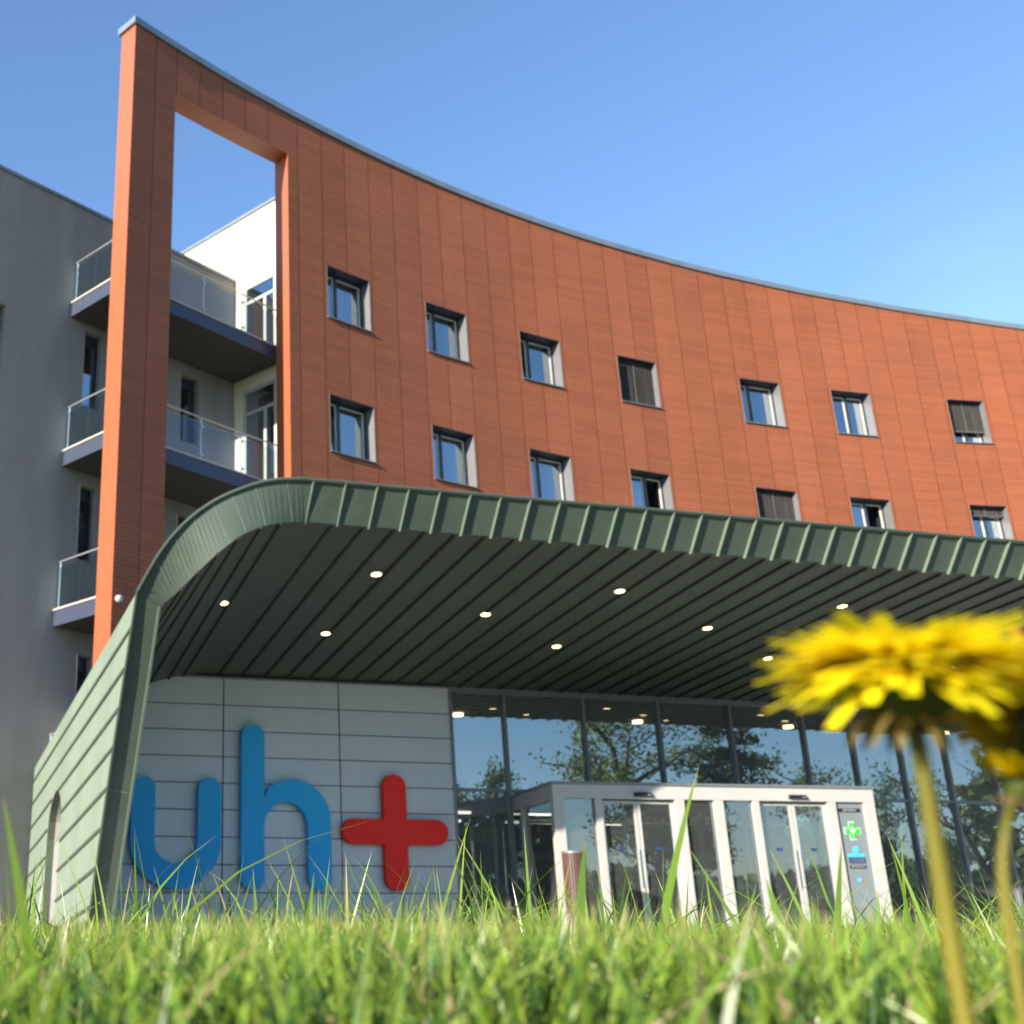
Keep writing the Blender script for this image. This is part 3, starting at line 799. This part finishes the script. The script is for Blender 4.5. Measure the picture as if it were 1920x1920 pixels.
# curved pale screen inside the hall
def quarter(name, cx, base, top, w0):
    m = MB(); n = 14
    for k in range(n):
        t0, t1 = k / n, (k + 1) / n
        f0 = lambda t: (w0 * (1 - math.cos(t * math.pi / 2)), base + (top - base) * math.sin(t * math.pi / 2))
        x0, z0 = f0(t0); x1, z1 = f0(t1)
        m.box(W, cx + x0, cx + x1, 3.0, 3.12, base, (z0 + z1) / 2 + .02)
    m.build(name, M['inframe'], root)
quarter('curved_screen', 9.0, 1.0, 2.05, 1.5)
m = MB(); m.box(W, 5.9, 8.4, 3.0, 3.7, GZ, GZ + 1.1); m.build('reception_desk', M['inner'], root)

# letters and cross on the wall
def capsule_path(pts, w, name, mt, label, cat, d0=-.30, d1=-.17, extra=None):
    """flat stroke of width w along the given centre lines in the wall plane, built as a union of extruded outlines"""
    import bmesh
    bm = bmesh.new()
    o_base = Vector(W(pts[0][0][0], d1, pts[0][0][1]))
    return None
def outline_extrude(name, loops, mt, label, cat, d0=-.30, d1=-.17):
    """loops: outer outline only (a,z)"""
    import bmesh
    me = bpy.data.meshes.new(name); bm = bmesh.new()
    n = len(loops)
    ca = sum(p[0] for p in loops) / n; cz = min(p[1] for p in loops)
    base = W(ca, d1, cz)
    rr = .02
    vf = [bm.verts.new(W(a, d0, z) - base) for a, z in loops]
    vb = [bm.verts.new(W(a, d1, z) - base) for a, z in loops]
    bm.faces.new(vf); bm.faces.new(vb[::-1])
    for k in range(n):
        bm.faces.new([vf[k], vb[k], vb[(k + 1) % n], vf[(k + 1) % n]])
    bmesh.ops.recalc_face_normals(bm, faces=bm.faces)
    ed = [e for e in bm.edges if all(v in vf for v in e.verts)]
    bmesh.ops.bevel(bm, geom=ed, offset=.012, segments=2, affect='EDGES')
    bmesh.ops.triangulate(bm, faces=[f for f in bm.faces if len(f.verts) > 4], ngon_method='EAR_CLIP')
    bm.to_mesh(me); bm.free()
    me.materials.append(mt)
    o = bpy.data.objects.new(name, me); COL.objects.link(o); o.location = base
    tag(o, label, cat, None)
    return o
def arc(cx, cz, r, a0, a1, n, rz=None):
    rz = rz or r
    return [(cx + r * math.cos(R_(a0 + (a1 - a0) * k / n)), cz + rz * math.sin(R_(a0 + (a1 - a0) * k / n))) for k in range(n + 1)]
# u
ua0, ua1, sw_ = -6.13, -4.55, .42
uo = arc(ua0 + sw_ / 2, 1.975, sw_ / 2, 180, 0, 14)                       # top of left stroke
uo += arc((ua0 + ua1) / 2, 1.12, (ua1 - ua0) / 2 - sw_, 180, 360, 20, .38) # inner bowl
uo += arc(ua1 - sw_ / 2, 1.975, sw_ / 2, 180, 0, 14)
uo += arc((ua0 + ua1) / 2, 1.12, (ua1 - ua0) / 2, 360, 180, 30, .80)
outline_extrude('sign_letter', uo, M['blue'], 'big blue letter u standing off the silver panel wall, nearest the canopy leg', 'letter')
# h
hl, hr = -4.20, -2.56
ho = arc(hl + .215, 2.925, .215, 180, 0, 14)
ho += [(hl + .43, 1.88)]
ho += arc(-3.27, 1.48, .71, 128, 0, 18, .71)
ho += arc(hr - .215, .525, .215, 0, -180, 14)
ho += arc(-3.385, 1.36, .395, 0, 180, 18, .43)
ho += arc(hl + .215, .525, .215, 0, -180, 14)
outline_extrude('sign_letter', ho, M['blue'], 'tall blue letter h on the silver panel wall between the u and the red cross', 'letter')
cx, cz, aL, hw = -1.345, 1.315, 1.01, .222
po = arc(cx, cz + aL - hw, hw, 180, 0, 14) + [(cx + hw, cz + hw)] + arc(cx + aL - hw, cz, hw, 90, -90, 14) + [(cx + hw, cz - hw)]
po += arc(cx, cz - aL + hw, hw, 0, -180, 14) + [(cx - hw, cz - hw)] + arc(cx - aL + hw, cz, hw, 270, 90, 14) + [(cx - hw, cz + hw)]
outline_extrude('sign_cross', po, M['red'], 'red plus sign with rounded arms on the silver panel wall beside the glass', 'sign')

# ------------------------------------------------------------------ entrance vestibule
root = thing('entrance_vestibule', 'white framed glass entrance vestibule with sliding doors under the canopy', 'vestibule', V(0, 0, GZ))
VL, VT, VD = 5.88, 2.0, 5.4
m = MB()
m.box(V, 0, VL, 0, .14, 1.76, 1.985); m.box(V, 0, .14, .14, VD, 1.74, 1.985); m.box(V, VL - .14, VL, .14, VD, 1.74, 1.985)
m.box(V, .14, VL - .14, .14, VD, 1.93, 1.985)
m.build('fascia', M['white'], root)
m = MB(); m.box(V, -.03, VL + .03, -.03, VD, 1.987, 2.03); m.build('roof_cap', M['mull'], root)
for x0, x1 in ((-.001, .18), (.74, .86), (2.17, 2.34), (2.88, 3.05), (3.59, 3.71), (4.99, 5.14), (5.67, 5.879)):
    m = MB(); m.box(V, x0, x1, .005, .17, GZ, 1.76); m.build('post', M['white'], root)
for y in (1.9, 3.6, 5.25):
    m = MB(); m.box(V, .005, .13, y, y + .12, GZ, 1.74); m.build('post', M['white'], root)
for x0, x1 in ((.18, .74), (2.34, 2.88), (3.05, 3.59)):
    m = MB(); m.poly([V(x0, .08, GZ), V(x1, .08, GZ), V(x1, .08, 1.76), V(x0, .08, 1.76)])
    m.build('front_pane', M['glass_vest'], root)
for y0, y1 in ((.17, 1.9), (2.02, 3.6), (3.72, 5.25)):
    m = MB(); m.poly([V(.07, y1, GZ), V(.07, y0, GZ), V(.07, y0, 1.74), V(.07, y1, 1.74)])
    m.build('side_pane', M['glass_vest'], root)
for x0, x1 in ((.86, 1.51), (1.51, 2.17), (3.71, 4.35), (4.35, 4.99)):
    m = MB(); t = .055; g0, g1 = x0 + .004, x1 - .004
    m.box(V, g0, g0 + t, .10, .145, GZ + .02, 1.73); m.box(V, g1 - t, g1, .10, .145, GZ + .02, 1.73)
    m.box(V, g0 + t, g1 - t, .10, .145, 1.69, 1.73); m.box(V, g0 + t, g1 - t, .10, .145, GZ + .02, GZ + .09)
    dl = m.build('door_leaf', M['white'], root)
    m = MB(); m.box(V, (x0 + x1) / 2 - .05, (x0 + x1) / 2 + .05, .112, .116, .94, .99); m.build('door_sticker', M['snavy'], dl)
    m = MB(); hx = x1 - .05 if int(x0 * 100) in (86, 371) else x0 + .03
    m.box(V, hx, hx + .02, .07, .10, .35, .95); m.build('pull_handle', M['steel'], dl)
    m = MB(); m.poly([V(g0 + t, .122, GZ + .09), V(g1 - t, .122, GZ + .09), V(g1 - t, .122, 1.69), V(g0 + t, .122, 1.69)]); m.build('pane', M['glass_vest'], dl)
# inner structure seen through the glass
m = MB()
m.bar(V(.15, 2.6, 1.55), V(5.7, 2.6, 1.55), .05, .05); m.bar(V(.2, .3, 1.62), V(.9, 2.5, 1.62), .05, .05); m.bar(V(3.4, 2.5, 1.62), V(4.4, .4, 1.70), .05, .05)
m.bar(V(.15, 4.6, 1.0), V(5.7, 4.6, 1.0), .04, .06)
m.build('inner_rail', M['white'], root)
m = MB()
for x in (1.0, 2.2, 3.7, 4.9): m.box(V, x, x + .1, 2.55, 2.65, GZ, 1.74)
m.build('inner_post', M['mull'], root)
for xc in (1.6, 4.43):
    m = MB(); m.hexa([V(xc - .17, -.06, 1.80), V(xc + .17, -.06, 1.80), V(xc + .17, .0, 1.80), V(xc - .17, .0, 1.80)],
                     [V(xc - .15, -.035, 1.865), V(xc + .15, -.035, 1.865), V(xc + .15, .0, 1.865), V(xc - .15, .0, 1.865)])
    so = m.build('door_sensor', M['black'], root)
    m = MB(); m.box(V, xc + .07, xc + .14, -.068, -.05, 1.815, 1.83); m.build('sensor_window', M['steel'], so)
# directory board filling the last bay
m = MB(); m.box(V, 5.14, 5.67, .06, .10, GZ, 1.76); sb = m.build('sign_board', M['signgrey'], root)
def vtext(body, x, z, size, mt, name, y=.048, sp=1.0):
    me = text_mesh(body, size, sp)
    rot = Matrix((( VX.x, 0, -VY.x), (VX.y, 0, -VY.y), (0, 1, 0))).to_4x4()
    me.transform(rot)
    me.materials.clear(); me.materials.append(mt)
    o = bpy.data.objects.new(name, me); COL.objects.link(o); o.parent = sb
    o.location = V(x, y, z) - root.location
    return o
m = MB(); m.box(V, 5.20, 5.61, .05, .058, 1.595, 1.655); m.build('label_strip', M['black'], sb)
vtext('LÉKÁRNA', 5.405, 1.625, .058, M['white'], 'lettering')
def crossm(name, mt, s, y, holes_=False):
    m = MB(); c = (5.405, 1.28); w = s * .36
    m.box(V, c[0] - w / 1, c[0] + w, y, y + .006, c[1] - s, c[1] + s); m.box(V, c[0] - s, c[0] - w, y, y + .006, c[1] - w, c[1] + w); m.box(V, c[0] + w, c[0] + s, y, y + .006, c[1] - w, c[1] + w)
    m.build(name, mt, sb)
crossm('pharmacy_cross', M['spale'], .155, .052); crossm('pharmacy_cross', M['sgreen'], .132, .045)
m = MB(); disc(m, V(5.405, .040, 1.285), .042, -VY, 16); m.bar(V(5.405, .041, 1.13), V(5.405, .041, 1.38), .012, .004); m.bar(V(5.30, .041, 1.305), V(5.51, .041, 1.305), .006, .008); m.build('cross_emblem', M['spale'], sb)
m = MB(); disc(m, V(5.405, .050, .965), .058, -VY, 24); m.box(V, 5.25, 5.56, .05, .056, .85, .902); m.build('figure_logo', M['scyan'], sb)
m = MB(); m.box(V, 5.255, 5.555, .05, .056, .745, .838); m.build('logo_box', M['snavy'], sb)
vtext('ČSOB', 5.405, .785, .095, M['signgrey'], 'lettering', .044)
m = MB(); m.box(V, 5.255, 5.555, .05, .056, .66, .712); m.build('label_strip', M['black'], sb)
vtext('BANKOMAT', 5.405, .686, .046, M['white'], 'lettering', .044)
m = MB(); disc(m, V(5.39, .05, .47), .036, -VY, 16); m.build('dot_logo', M['scyan'], sb)
m = MB(); disc(m, V(5.46, .05, .47), .022, -VY, 16); m.build('dot_logo', M['spink'], sb)

# red ring sign on the side glass
m = MB()
c = V(.045, 3.0, .50)
pts = [c + VY * (.13 * math.cos(t)) + Vector((0, 0, .15 * math.sin(t))) for t in np.linspace(0, 2 * math.pi, 33)]
m.tube(pts, .022, 6)
o = m.build('prohibition_sign', M['red'], None, smooth=True)
tag(o, 'red ring sign stuck on the side glass of the white vestibule', 'sign')

# slatted litter bin in front of the vestibule
bp = Vector((4.915, 18.6, GZ))
root = thing('litter_bin', 'round red brown slatted litter bin before the left corner post of the vestibule', 'litter bin', bp)
m = MB()
for k in range(26):
    t = 2 * math.pi * k / 26; d = Vector((math.cos(t), math.sin(t), 0)); x = Vector((-d.y, d.x, 0))
    c0 = bp + d * .165
    m.hexa([c0 - x * .016 - d * .01 + Vector((0, 0, .04)), c0 + x * .016 - d * .01 + Vector((0, 0, .04)), c0 + x * .016 + d * .01 + Vector((0, 0, .04)), c0 - x * .016 + d * .01 + Vector((0, 0, .04))],
           [c0 - x * .016 - d * .01 + Vector((0, 0, 1.28)), c0 + x * .016 - d * .01 + Vector((0, 0, 1.28)), c0 + x * .016 + d * .01 + Vector((0, 0, 1.28)), c0 - x * .016 + d * .01 + Vector((0, 0, 1.28))])
m.build('slats', M['slat'], root)
m = MB(); m.tube([bp, bp + Vector((0, 0, 1.25))], .15, 20); m.build('liner', M['black'], root, smooth=True)
m = MB(); m.tube([bp + Vector((0, 0, 1.27)), bp + Vector((0, 0, 1.30))], .18, 24); m.build('rim', M['mull'], root, smooth=True)

# little white lamp on the portal's pillar
m = MB(); c = FP(14.18, -.02, 6.56)
nn = (FP(14.18, -1) - FP(14.18)).normalized()
m.tube([c, c + nn * .05, c + nn * .12, c + nn * .16], [.05, .09, .085, .04], 14)
o = m.build('wall_lamp', M['white'], None, smooth=True); tag(o, 'small white globe lamp on the orange portal pillar', 'lamp')

# ------------------------------------------------------------------ trees of the park behind the camera (seen mirrored in the glass)
def tree(name, label, x, y, h, spread, leafc, dens, seed, conifer=False):
    rr = random.Random(seed); gz = -0.6
    root = thing(name, label, 'tree', (x, y, gz), 'park trees mirrored in the hall glass')
    tk = MB(); tips = []
    def branch(p, d, L, r, lev):
        n = 4; pts = [p]; rad = [r]
        for k in range(n):
            d = (d + Vector((rr.gauss(0, .16), rr.gauss(0, .16), rr.gauss(.03, .1)))).normalized()
            p = p + d * (L / n); pts.append(p); rad.append(r * (1 - .6 * (k + 1) / n))
            if lev >= 1: tips.append((p, lev))
        tk.tube(pts, rad, 6 if lev < 2 else 4, cap=False)
        if lev < 3:
            for k in range(4 if lev else 7):
                q = pts[rr.randint(1 if lev else 2, n)]
                a = rr.uniform(0, 6.28); dd = (d * rr.uniform(.3, .8) + Vector((math.cos(a), math.sin(a), rr.uniform(-.1, .5)))).normalized()
                branch(q, dd, L * rr.uniform(.42, .62), r * .42, lev + 1)
    if conifer:
        pts = [Vector((x, y, gz)), Vector((x + .1, y, gz + h * .5)), Vector((x, y + .1, gz + h))]
        tk.tube(pts, [.3, .2, .04], 8)
        for k in range(70):
            t = rr.uniform(.12, .98); z = gz + h * t; a = rr.uniform(0, 6.28); L = spread * (1 - t) * rr.uniform(.6, 1.1) + .3
            p0 = Vector((x, y, z)); d = Vector((math.cos(a), math.sin(a), -.28))
            bp_ = [p0 + d * (L * q) + Vector((0, 0, .25 * L * q * q)) for q in (0, .5, 1)]
            tk.tube(bp_, [.05, .035, .01], 4, cap=False)
            for q in np.linspace(.2, 1, 5): tips.append((p0 + d * (L * q) + Vector((0, 0, .25 * L * q * q)), 2))
    else:
        branch(Vector((x, y, gz)), Vector((0, 0, 1)), h * .62, h * .022, 0)
    tk.build('trunk', M['bark'], root, smooth=False)
    tp = np.array([tuple(t[0]) for t in tips])
    n = int(len(tp) * dens * 2.2)
    idx = rng.integers(0, len(tp), n)
    c = tp[idx] + rng.normal(0, .28 if not conifer else .16, (n, 3)); c[:, 2] -= .05 if not conifer else .12
    u = rng.normal(size=(n, 3)); u /= np.linalg.norm(u, axis=1)[:, None]
    w = np.cross(u, rng.normal(size=(n, 3))); w /= np.linalg.norm(w, axis=1)[:, None]
    s = rng.uniform(.05, .14, n)[:, None]
    v = np.stack([c - u * s, c + w * s * .6, c + u * s, c - w * s * .6], 1).reshape(-1, 3)
    col = np.repeat(np.array(leafc)[None] * 2.1 * rng.uniform(.6, 1.4, (n, 1)), 4, axis=0)
    np_mesh('crown', v, np.arange(n * 4).reshape(-1, 4), np.zeros((0, 3), int), col, M['leaf'], root, (x, y, gz))
tree('park_tree', 'broad spring tree with open yellow green crown, mirrored above the first doors', 32.7, -3.5, 13.6, 5, (.13, .15, .03), 5, 1)
tree('conifer_tree', 'dark conifer with drooping boughs, mirrored in the hall glass above the second doors', 33.1, 3.5, 13.0, 4.2, (.03, .05, .022), 14, 2, True)
tree('park_tree', 'small thin leaved tree mirrored low in the glass right of the conifer', 49.8, -8.1, 9.6, 4, (.09, .12, .03), 5, 3)
tree('park_tree', 'slender pale green tree mirrored in the glass above the sign board', 58.1, -9.4, 9.6, 4, (.08, .12, .035), 2, 4)
tree('park_tree', 'almost bare tree with dark trunk mirrored in the right end of the glass', 53.2, 2.7, 10.2, 5, (.07, .09, .03), .8, 5)
tree('park_tree', 'low bushy green tree mirrored in the glass beside the red cross', 40.7, -24.1, 8.6, 4, (.06, .10, .03), 7, 6)
tree('park_tree', 'far low round tree mirrored in the glass beneath the large dandelion', 71, -13.9, 5.6, 4, (.07, .11, .03), 6, 8)
tree('park_tree', 'squat dark leaved tree mirrored in the sliding door glass', 27.5, -9.0, 8.0, 4, (.06, .09, .025), 7, 9)
tree('park_tree', 'wide low tree mirrored between the doors and the conifer', 44.0, 1.5, 4.6, 4, (.08, .11, .03), 7, 10)

# the park's edge all round behind the camera: a far wood that reads as one mass
vs, cs = [], []
for k in range(170):
    a = R_(75) + R_(225) * (k + random.random()) / 170          # clockwise from straight ahead, right side round to the left
    r = random.uniform(78, 125); hh = random.uniform(9, 17) * (r / 100)
    if R_(98) < a < R_(160): hh *= .30
    cx_, cy_ = math.sin(a) * r, math.cos(a) * r
    n = 330
    q = rng.normal(size=(n, 3)); q /= np.linalg.norm(q, axis=1)[:, None]; q *= rng.uniform(.55, 1.0, (n, 1))
    c = np.array([cx_, cy_, -.6 + hh * .52]) + q * np.array([5.5, 5.5, hh * .5])
    u = rng.normal(size=(n, 3)); u /= np.linalg.norm(u, axis=1)[:, None]
    w = np.cross(u, rng.normal(size=(n, 3))); w /= np.linalg.norm(w, axis=1)[:, None]
    sz = rng.uniform(.4, 1.1, (n, 1))
    vs.append(np.stack([c - u * sz, c + w * sz * .7, c + u * sz, c - w * sz * .7], 1).reshape(-1, 3))
    g = random.uniform(.6, 1.3)
    cs.append(np.repeat(np.array([[.125, .165, .055]]) * g * rng.uniform(.6, 1.4, (n, 1)), 4, axis=0))
vs = np.concatenate(vs)
tag(np_mesh('woodland', vs, np.arange(len(vs)).reshape(-1, 4), np.zeros((0, 3), int), np.concatenate(cs), M['leaf']), 'far belt of trees round the park, mirrored low in the glass', 'woodland', None, 'stuff')

# ------------------------------------------------------------------ grass
def blades(x, y, h, w, lean, ang, curve, twist, seg):
    n = len(x); z0 = lawn_z(x, y) - .004
    dirx, diry = np.cos(ang), np.sin(ang)
    fx, fy = np.cos(twist), np.sin(twist)
    vs = []
    for k in range(seg + 1):
        t = k / seg
        off = h * (lean * t + curve * t * t)
        cz = z0 + h * t * np.sqrt(np.clip(1 - (lean * .8 + curve * t * .8) ** 2 * .5, .3, 1))
        cx_ = x + dirx * off; cy_ = y + diry * off
        ww = w * (1 - t ** 2.2) * (0.75 + .25 * min(1, t * 4))
        if k < seg:
            vs.append(np.stack([cx_ - fx * ww / 2, cy_ - fy * ww / 2, cz], 1)); vs.append(np.stack([cx_ + fx * ww / 2, cy_ + fy * ww / 2, cz], 1))
        else:
            vs.append(np.stack([cx_, cy_, cz], 1))
    per = 2 * seg + 1
    v = np.stack(vs, 1).reshape(-1, 3)
    b = (np.arange(n) * per)[:, None]
    f4 = np.concatenate([np.concatenate([b + 2 * k, b + 2 * k + 1, b + 2 * k + 3, b + 2 * k + 2], 1) for k in range(seg - 1)]) if seg > 1 else np.zeros((0, 4), int)
    f3 = np.concatenate([b + 2 * seg - 2, b + 2 * seg - 1, b + 2 * seg], 1)
    tpar = np.array([q / seg for q in range(seg) for _ in (0, 1)] + [1.0])
    return v, f4, f3, per, tpar
parts = []
def field(n, y0, y1, hmean, hsd, wmin, wmax, seg, power=1.0, tall=False):
    y = y0 + (y1 - y0) * rng.random(n) ** power
    x = (-.30 * y - .25) + (1.05 * y + .5) * rng.random(n)
    clump = .5 + .5 * np.sin(x * 7.3 + 1.3 * np.sin(y * 5)) * np.sin(y * 6.1 + x * 2.2)
    h = np.clip(rng.normal(hmean, hsd, n) * (.58 + .84 * clump), .018, .2)
    ymin = np.maximum(y, .05)
    if not tall: h = np.minimum(h, (.051 + .0110 * y) - (.010 + .012 * rng.random(n)) * ymin)     # mown height around the lens
    w = rng.uniform(wmin, wmax, n)
    v, f4, f3, per, tp = blades(x, y, h, w, rng.uniform(0, .42, n), rng.uniform(0, 6.28, n), rng.uniform(0, 1, n) ** 1.6 * 1.1, rng.uniform(0, 6.28, n), seg)
    g = rng.random(n)
    base = np.stack([.155 + .12 * g, .280 + .09 * g, .030 + .018 * g], 1)
    dark = rng.random(n) < .30; base[dark] = np.stack([.062 + .05 * g, .145 + .06 * g, .024 + .012 * g], 1)[dark]
    dry = rng.random(n) < .045; base[dry] = np.stack([.36 + .1 * g, .30 + .06 * g, .14 + .05 * g], 1)[dry]
    c = base[:, None, :] * (.44 + .72 * tp ** .8)[None, :, None]  # blades darken towards the root, self-shadow put into the colour
    tipc = (rng.random(n) < .40)
    c[tipc, -1, :] = (.46, .33, .15)
    parts.append((v, f4, f3, c.reshape(-1, 3)))
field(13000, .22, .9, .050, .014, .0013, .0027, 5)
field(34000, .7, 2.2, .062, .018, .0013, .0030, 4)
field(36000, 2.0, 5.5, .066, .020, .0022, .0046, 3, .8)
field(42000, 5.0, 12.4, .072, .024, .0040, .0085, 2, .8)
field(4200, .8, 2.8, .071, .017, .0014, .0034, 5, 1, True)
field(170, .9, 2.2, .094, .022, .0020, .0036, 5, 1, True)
# single longer blades that stand up against the building: tip (x, y, z), width, lean
def px(u, v, y):
    xr = (u - 480) / 2160; yr = (960 - v) / 2160; c, s_ = math.cos(PITCH), math.sin(PITCH)
    dy = c - yr * s_
    return xr / dy * y, (s_ + yr * c) / dy * y
for u, v_, y, w, bu in ((30, 1500, .36, .0040, 90), (1292, 1440, .62, .0048, 1215), (1120, 1560, .55, .0066, 1080), (980, 1545, .95, .0030, 1000), (1452, 1585, .85, .0034, 1560), (1295, 1575, .80, .0040, 1440), (256, 1565, 1.1, .0030, 257), (474, 1625, 1.0, .0036, 486), (166, 1570, 1.0, .0028, 215), (592, 1632, .75, .0042, 570), (640, 1640, 1.2, .0020, 655), (1650, 1570, .9, .0032, 1725), (1668, 1565, .85, .0034, 1770), (1710, 1540, .95, .0034, 1705), (1900, 1588, .9, .0032, 1880), (1855, 1606, .95, .0030, 1905), (1590, 1575, .62, .0050, 1560), (1535, 1580, .9, .0036, 1600), (1460, 1640, .55, .0075, 1500), (835, 1585, .85, .0030, 930), (885, 1620, .9, .0036, 960), (1090, 1620, 1.0, .0036, 1110), (1195, 1595, 1.0, .0034, 1150), (372, 1605, 1.1, .0030, 330), (285, 1620, 1.1, .0030, 330), (180, 1640, 1.0, .003, 190), (60, 1630, 1.0, .0030, 30), (525, 1600 + 60, 1.2, .0026, 540), (700, 1660, 1.1, .0028, 735), (770, 1640, 1.1, .003, 790), (1010, 1660, 1.0, .004, 985), (1340, 1630, .95, .0034, 1350), (1400, 1655, .9, .0034, 1370), (1620, 1660, .8, .0040, 1640), (1780, 1600, .95, .0030, 1760)):
    tx, tz = px(u, v_, y); bx, _ = px(bu, 1800, y)
    n = 9; zb_ = float(lawn_z(bx, y)); P = []
    for k in range(n + 1):
        t = k / n
        P.append((bx + (tx - bx) * (t ** 1.35), y + .02 * math.sin(u) * t, zb_ + (tz - zb_) * t, w * (1 - t ** 2.6) * (.8 + .2 * min(1, 3 * t))))
    ang = (u * 1.7) % 1.2 - .6
    v = []
    for (a, b, c_, ww) in P[:-1]:
        v += [(a - math.cos(ang) * ww / 2, b - math.sin(ang) * ww / 2, c_), (a + math.cos(ang) * ww / 2, b + math.sin(ang) * ww / 2, c_)]
    v.append(P[-1][:3]); v = np.array(v)
    f4 = np.array([[2 * k, 2 * k + 1, 2 * k + 3, 2 * k + 2] for k in range(n - 1)]); f3 = np.array([[2 * n - 2, 2 * n - 1, 2 * n]])
    c = np.tile(np.array([[.16, .27, .036]]), (2 * n + 1, 1)) * rng.uniform(.85, 1.15); c[-1] = (.38, .27, .1)
    parts.append((v, f4, f3, c))
off = 0; VV, F4, F3, CC_ = [], [], [], []
for v, f4, f3, c in parts:
    VV.append(v); F4.append(f4 + off); F3.append(f3 + off); CC_.append(c); off += len(v)
o = np_mesh('grass', np.concatenate(VV), np.concatenate(F4), np.concatenate(F3), np.concatenate(CC_), M['grass'])
tag(o, 'unmown green lawn grass in front of the hospital', 'grass', None, 'stuff')

# ------------------------------------------------------------------ dandelions close to the lens
def dandelion(label, c, R, tilt, stem_pts, seed, thick=.0019, open_=1.0, dark=False):
    rr = random.Random(seed); c = Vector(c)
    root = thing('dandelion', label, 'flower', tuple(stem_pts[-1]), 'dandelions in the lawn')
    up = Vector(tilt).normalized(); x = up.cross(Vector((0, 1, .01))).normalized(); y = up.cross(x)
    verts, f4, f3, col = [], [], [], []
    rings = [(.96, 40, -.30), (1.0, 52, -.14), (1.0, 60, .0), (.97, 64, .10), (.90, 64, .19), (.80, 60, .28), (.68, 54, .40), (.54, 46, .54), (.40, 36, .72), (.26, 24, .95)]
    for ri, (rad, cnt, el) in enumerate(rings):
        for k in range(cnt):
            a = 2 * math.pi * (k + rr.random() * .7) / cnt; e = (el * .74 + rr.gauss(0, .08)) * open_ + (1 - open_) * 1.2
            L = R * rad * rr.uniform(.80, 1.10); d = x * math.cos(a) + y * math.sin(a); side = x * -math.sin(a) + y * math.cos(a)
            wd = R * .115 * rr.uniform(.75, 1.25); i0 = len(verts)
            droop = rr.uniform(-.02, .24) if ri < 4 else rr.uniform(-.05, .06)
            for t in (0.08, .4, .75, 1.0):
                p = c + (d * math.cos(e) + up * math.sin(e)) * (L * t) - up * (L * droop * t * t) + up * (R * .05)
                ww = wd * (.45 + .55 * min(1, t * 1.6)) * (.85 if t == 1 else 1)
                verts += [p - side * ww / 2 + up * ww * .12, p + side * ww / 2 + up * ww * .12]
                q = .5 + .5 * t
                b = rr.uniform(.88, 1.08) * (.62 if dark else 1)  # turned-away head: shade of its underside put into darker petal colour
                col += [(.92 * b, (.66 + .14 * q) * b * (.68 if dark else 1), .004 + .035 * max(0, t - .6))] * 2
            f4 += [[i0 + 2 * j, i0 + 2 * j + 1, i0 + 2 * j + 3, i0 + 2 * j + 2] for j in range(3)]
    np_mesh('flower_head', np.array([tuple(v) for v in verts]), np.array(f4), np.zeros((0, 3), int), np.array(col), M['petal'], root, stem_pts[-1])
    # green cup with reflexed bracts
    vs, q4, q3, cl_ = [], [], [], []
    prof = [(.16, -.42), (.28, -.34), (.36, -.18), (.38, .02), (.30, .06)]; nseg = 14
    for r_, h_ in prof:
        for k in range(nseg):
            a = 2 * math.pi * k / nseg; vs.append(tuple(c + (x * math.cos(a) + y * math.sin(a)) * (r_ * R) + up * (h_ * R))); cl_.append((.07, .10, .02) if not dark else (.05, .055, .02))
    for i in range(len(prof) - 1):
        for k in range(nseg): q4.append([i * nseg + k, i * nseg + (k + 1) % nseg, (i + 1) * nseg + (k + 1) % nseg, (i + 1) * nseg + k])
    for k in range(13):
        a = 2 * math.pi * k / 13 + rr.random() * .2; d = x * math.cos(a) + y * math.sin(a); side = x * -math.sin(a) + y * math.cos(a); i0 = len(vs)
        for t, rw, hh in ((0, .05, -.34), (.5, .055, -.42), (1, .012, -.62)):
            p = c + d * (R * (.24 + .22 * t)) + up * (hh * R)
            vs += [tuple(p - side * R * rw), tuple(p + side * R * rw)]; cl_ += [(.16, .12, .035)] * 2
        q4 += [[i0, i0 + 1, i0 + 3, i0 + 2], [i0 + 2, i0 + 3, i0 + 5, i0 + 4]]
    np_mesh('sepals', np.array(vs), np.array(q4), np.zeros((0, 3), int), np.array(cl_), M['stem'], root, stem_pts[-1])
    pts = [Vector(p) for p in stem_pts]
    P = cr([tuple(p) for p in ([c - up * (R * .38)] + pts)], 6)
    vs, q4, cl_ = [], [], []; ns = 10
    for i, p in enumerate(P):
        t = i / (len(P) - 1); r_ = thick * (1 + .25 * t)
        for k in range(ns):
            a = 2 * math.pi * k / ns; vs.append((p[0] + math.cos(a) * r_, p[1] + math.sin(a) * r_, p[2]))
            cl_.append((.06 + .12 * min(1, t * 1.5), .07 + .09 * min(1, t * 1.5), .008 + .008 * t))
    for i in range(len(P) - 1):
        for k in range(ns): q4.append([i * ns + k, i * ns + (k + 1) % ns, (i + 1) * ns + (k + 1) % ns, (i + 1) * ns + k])
    np_mesh('stem', np.array(vs), np.array(q4), np.zeros((0, 3), int), np.array(cl_), M['stem'], root, stem_pts[-1])
dandelion('large open yellow dandelion close to the lens at the right', (.1078, .19, .0378), .0216, (.05, -.12, 1), [(.1080, .19, .026), (.1089, .192, .0084), (.1096, .194, -.016), (.110, .195, -.072)], 3, .00125)
dandelion('dandelion at the right edge turned away, showing its dark green underside', (.1425, .205, .0315), .0180, (.70, .40, .8), [(.1410, .205, .016), (.1415, .205, -.003), (.142, .206, -.072)], 5, .0011, .9, True)
dandelion('small half open dandelion low at the right edge', (.1275, .197, .0205), .0075, (.2, -.2, 1), [(.1225, .195, .012), (.1205, .196, -.004), (.1195, .198, -.072)], 8, .0008, .7)
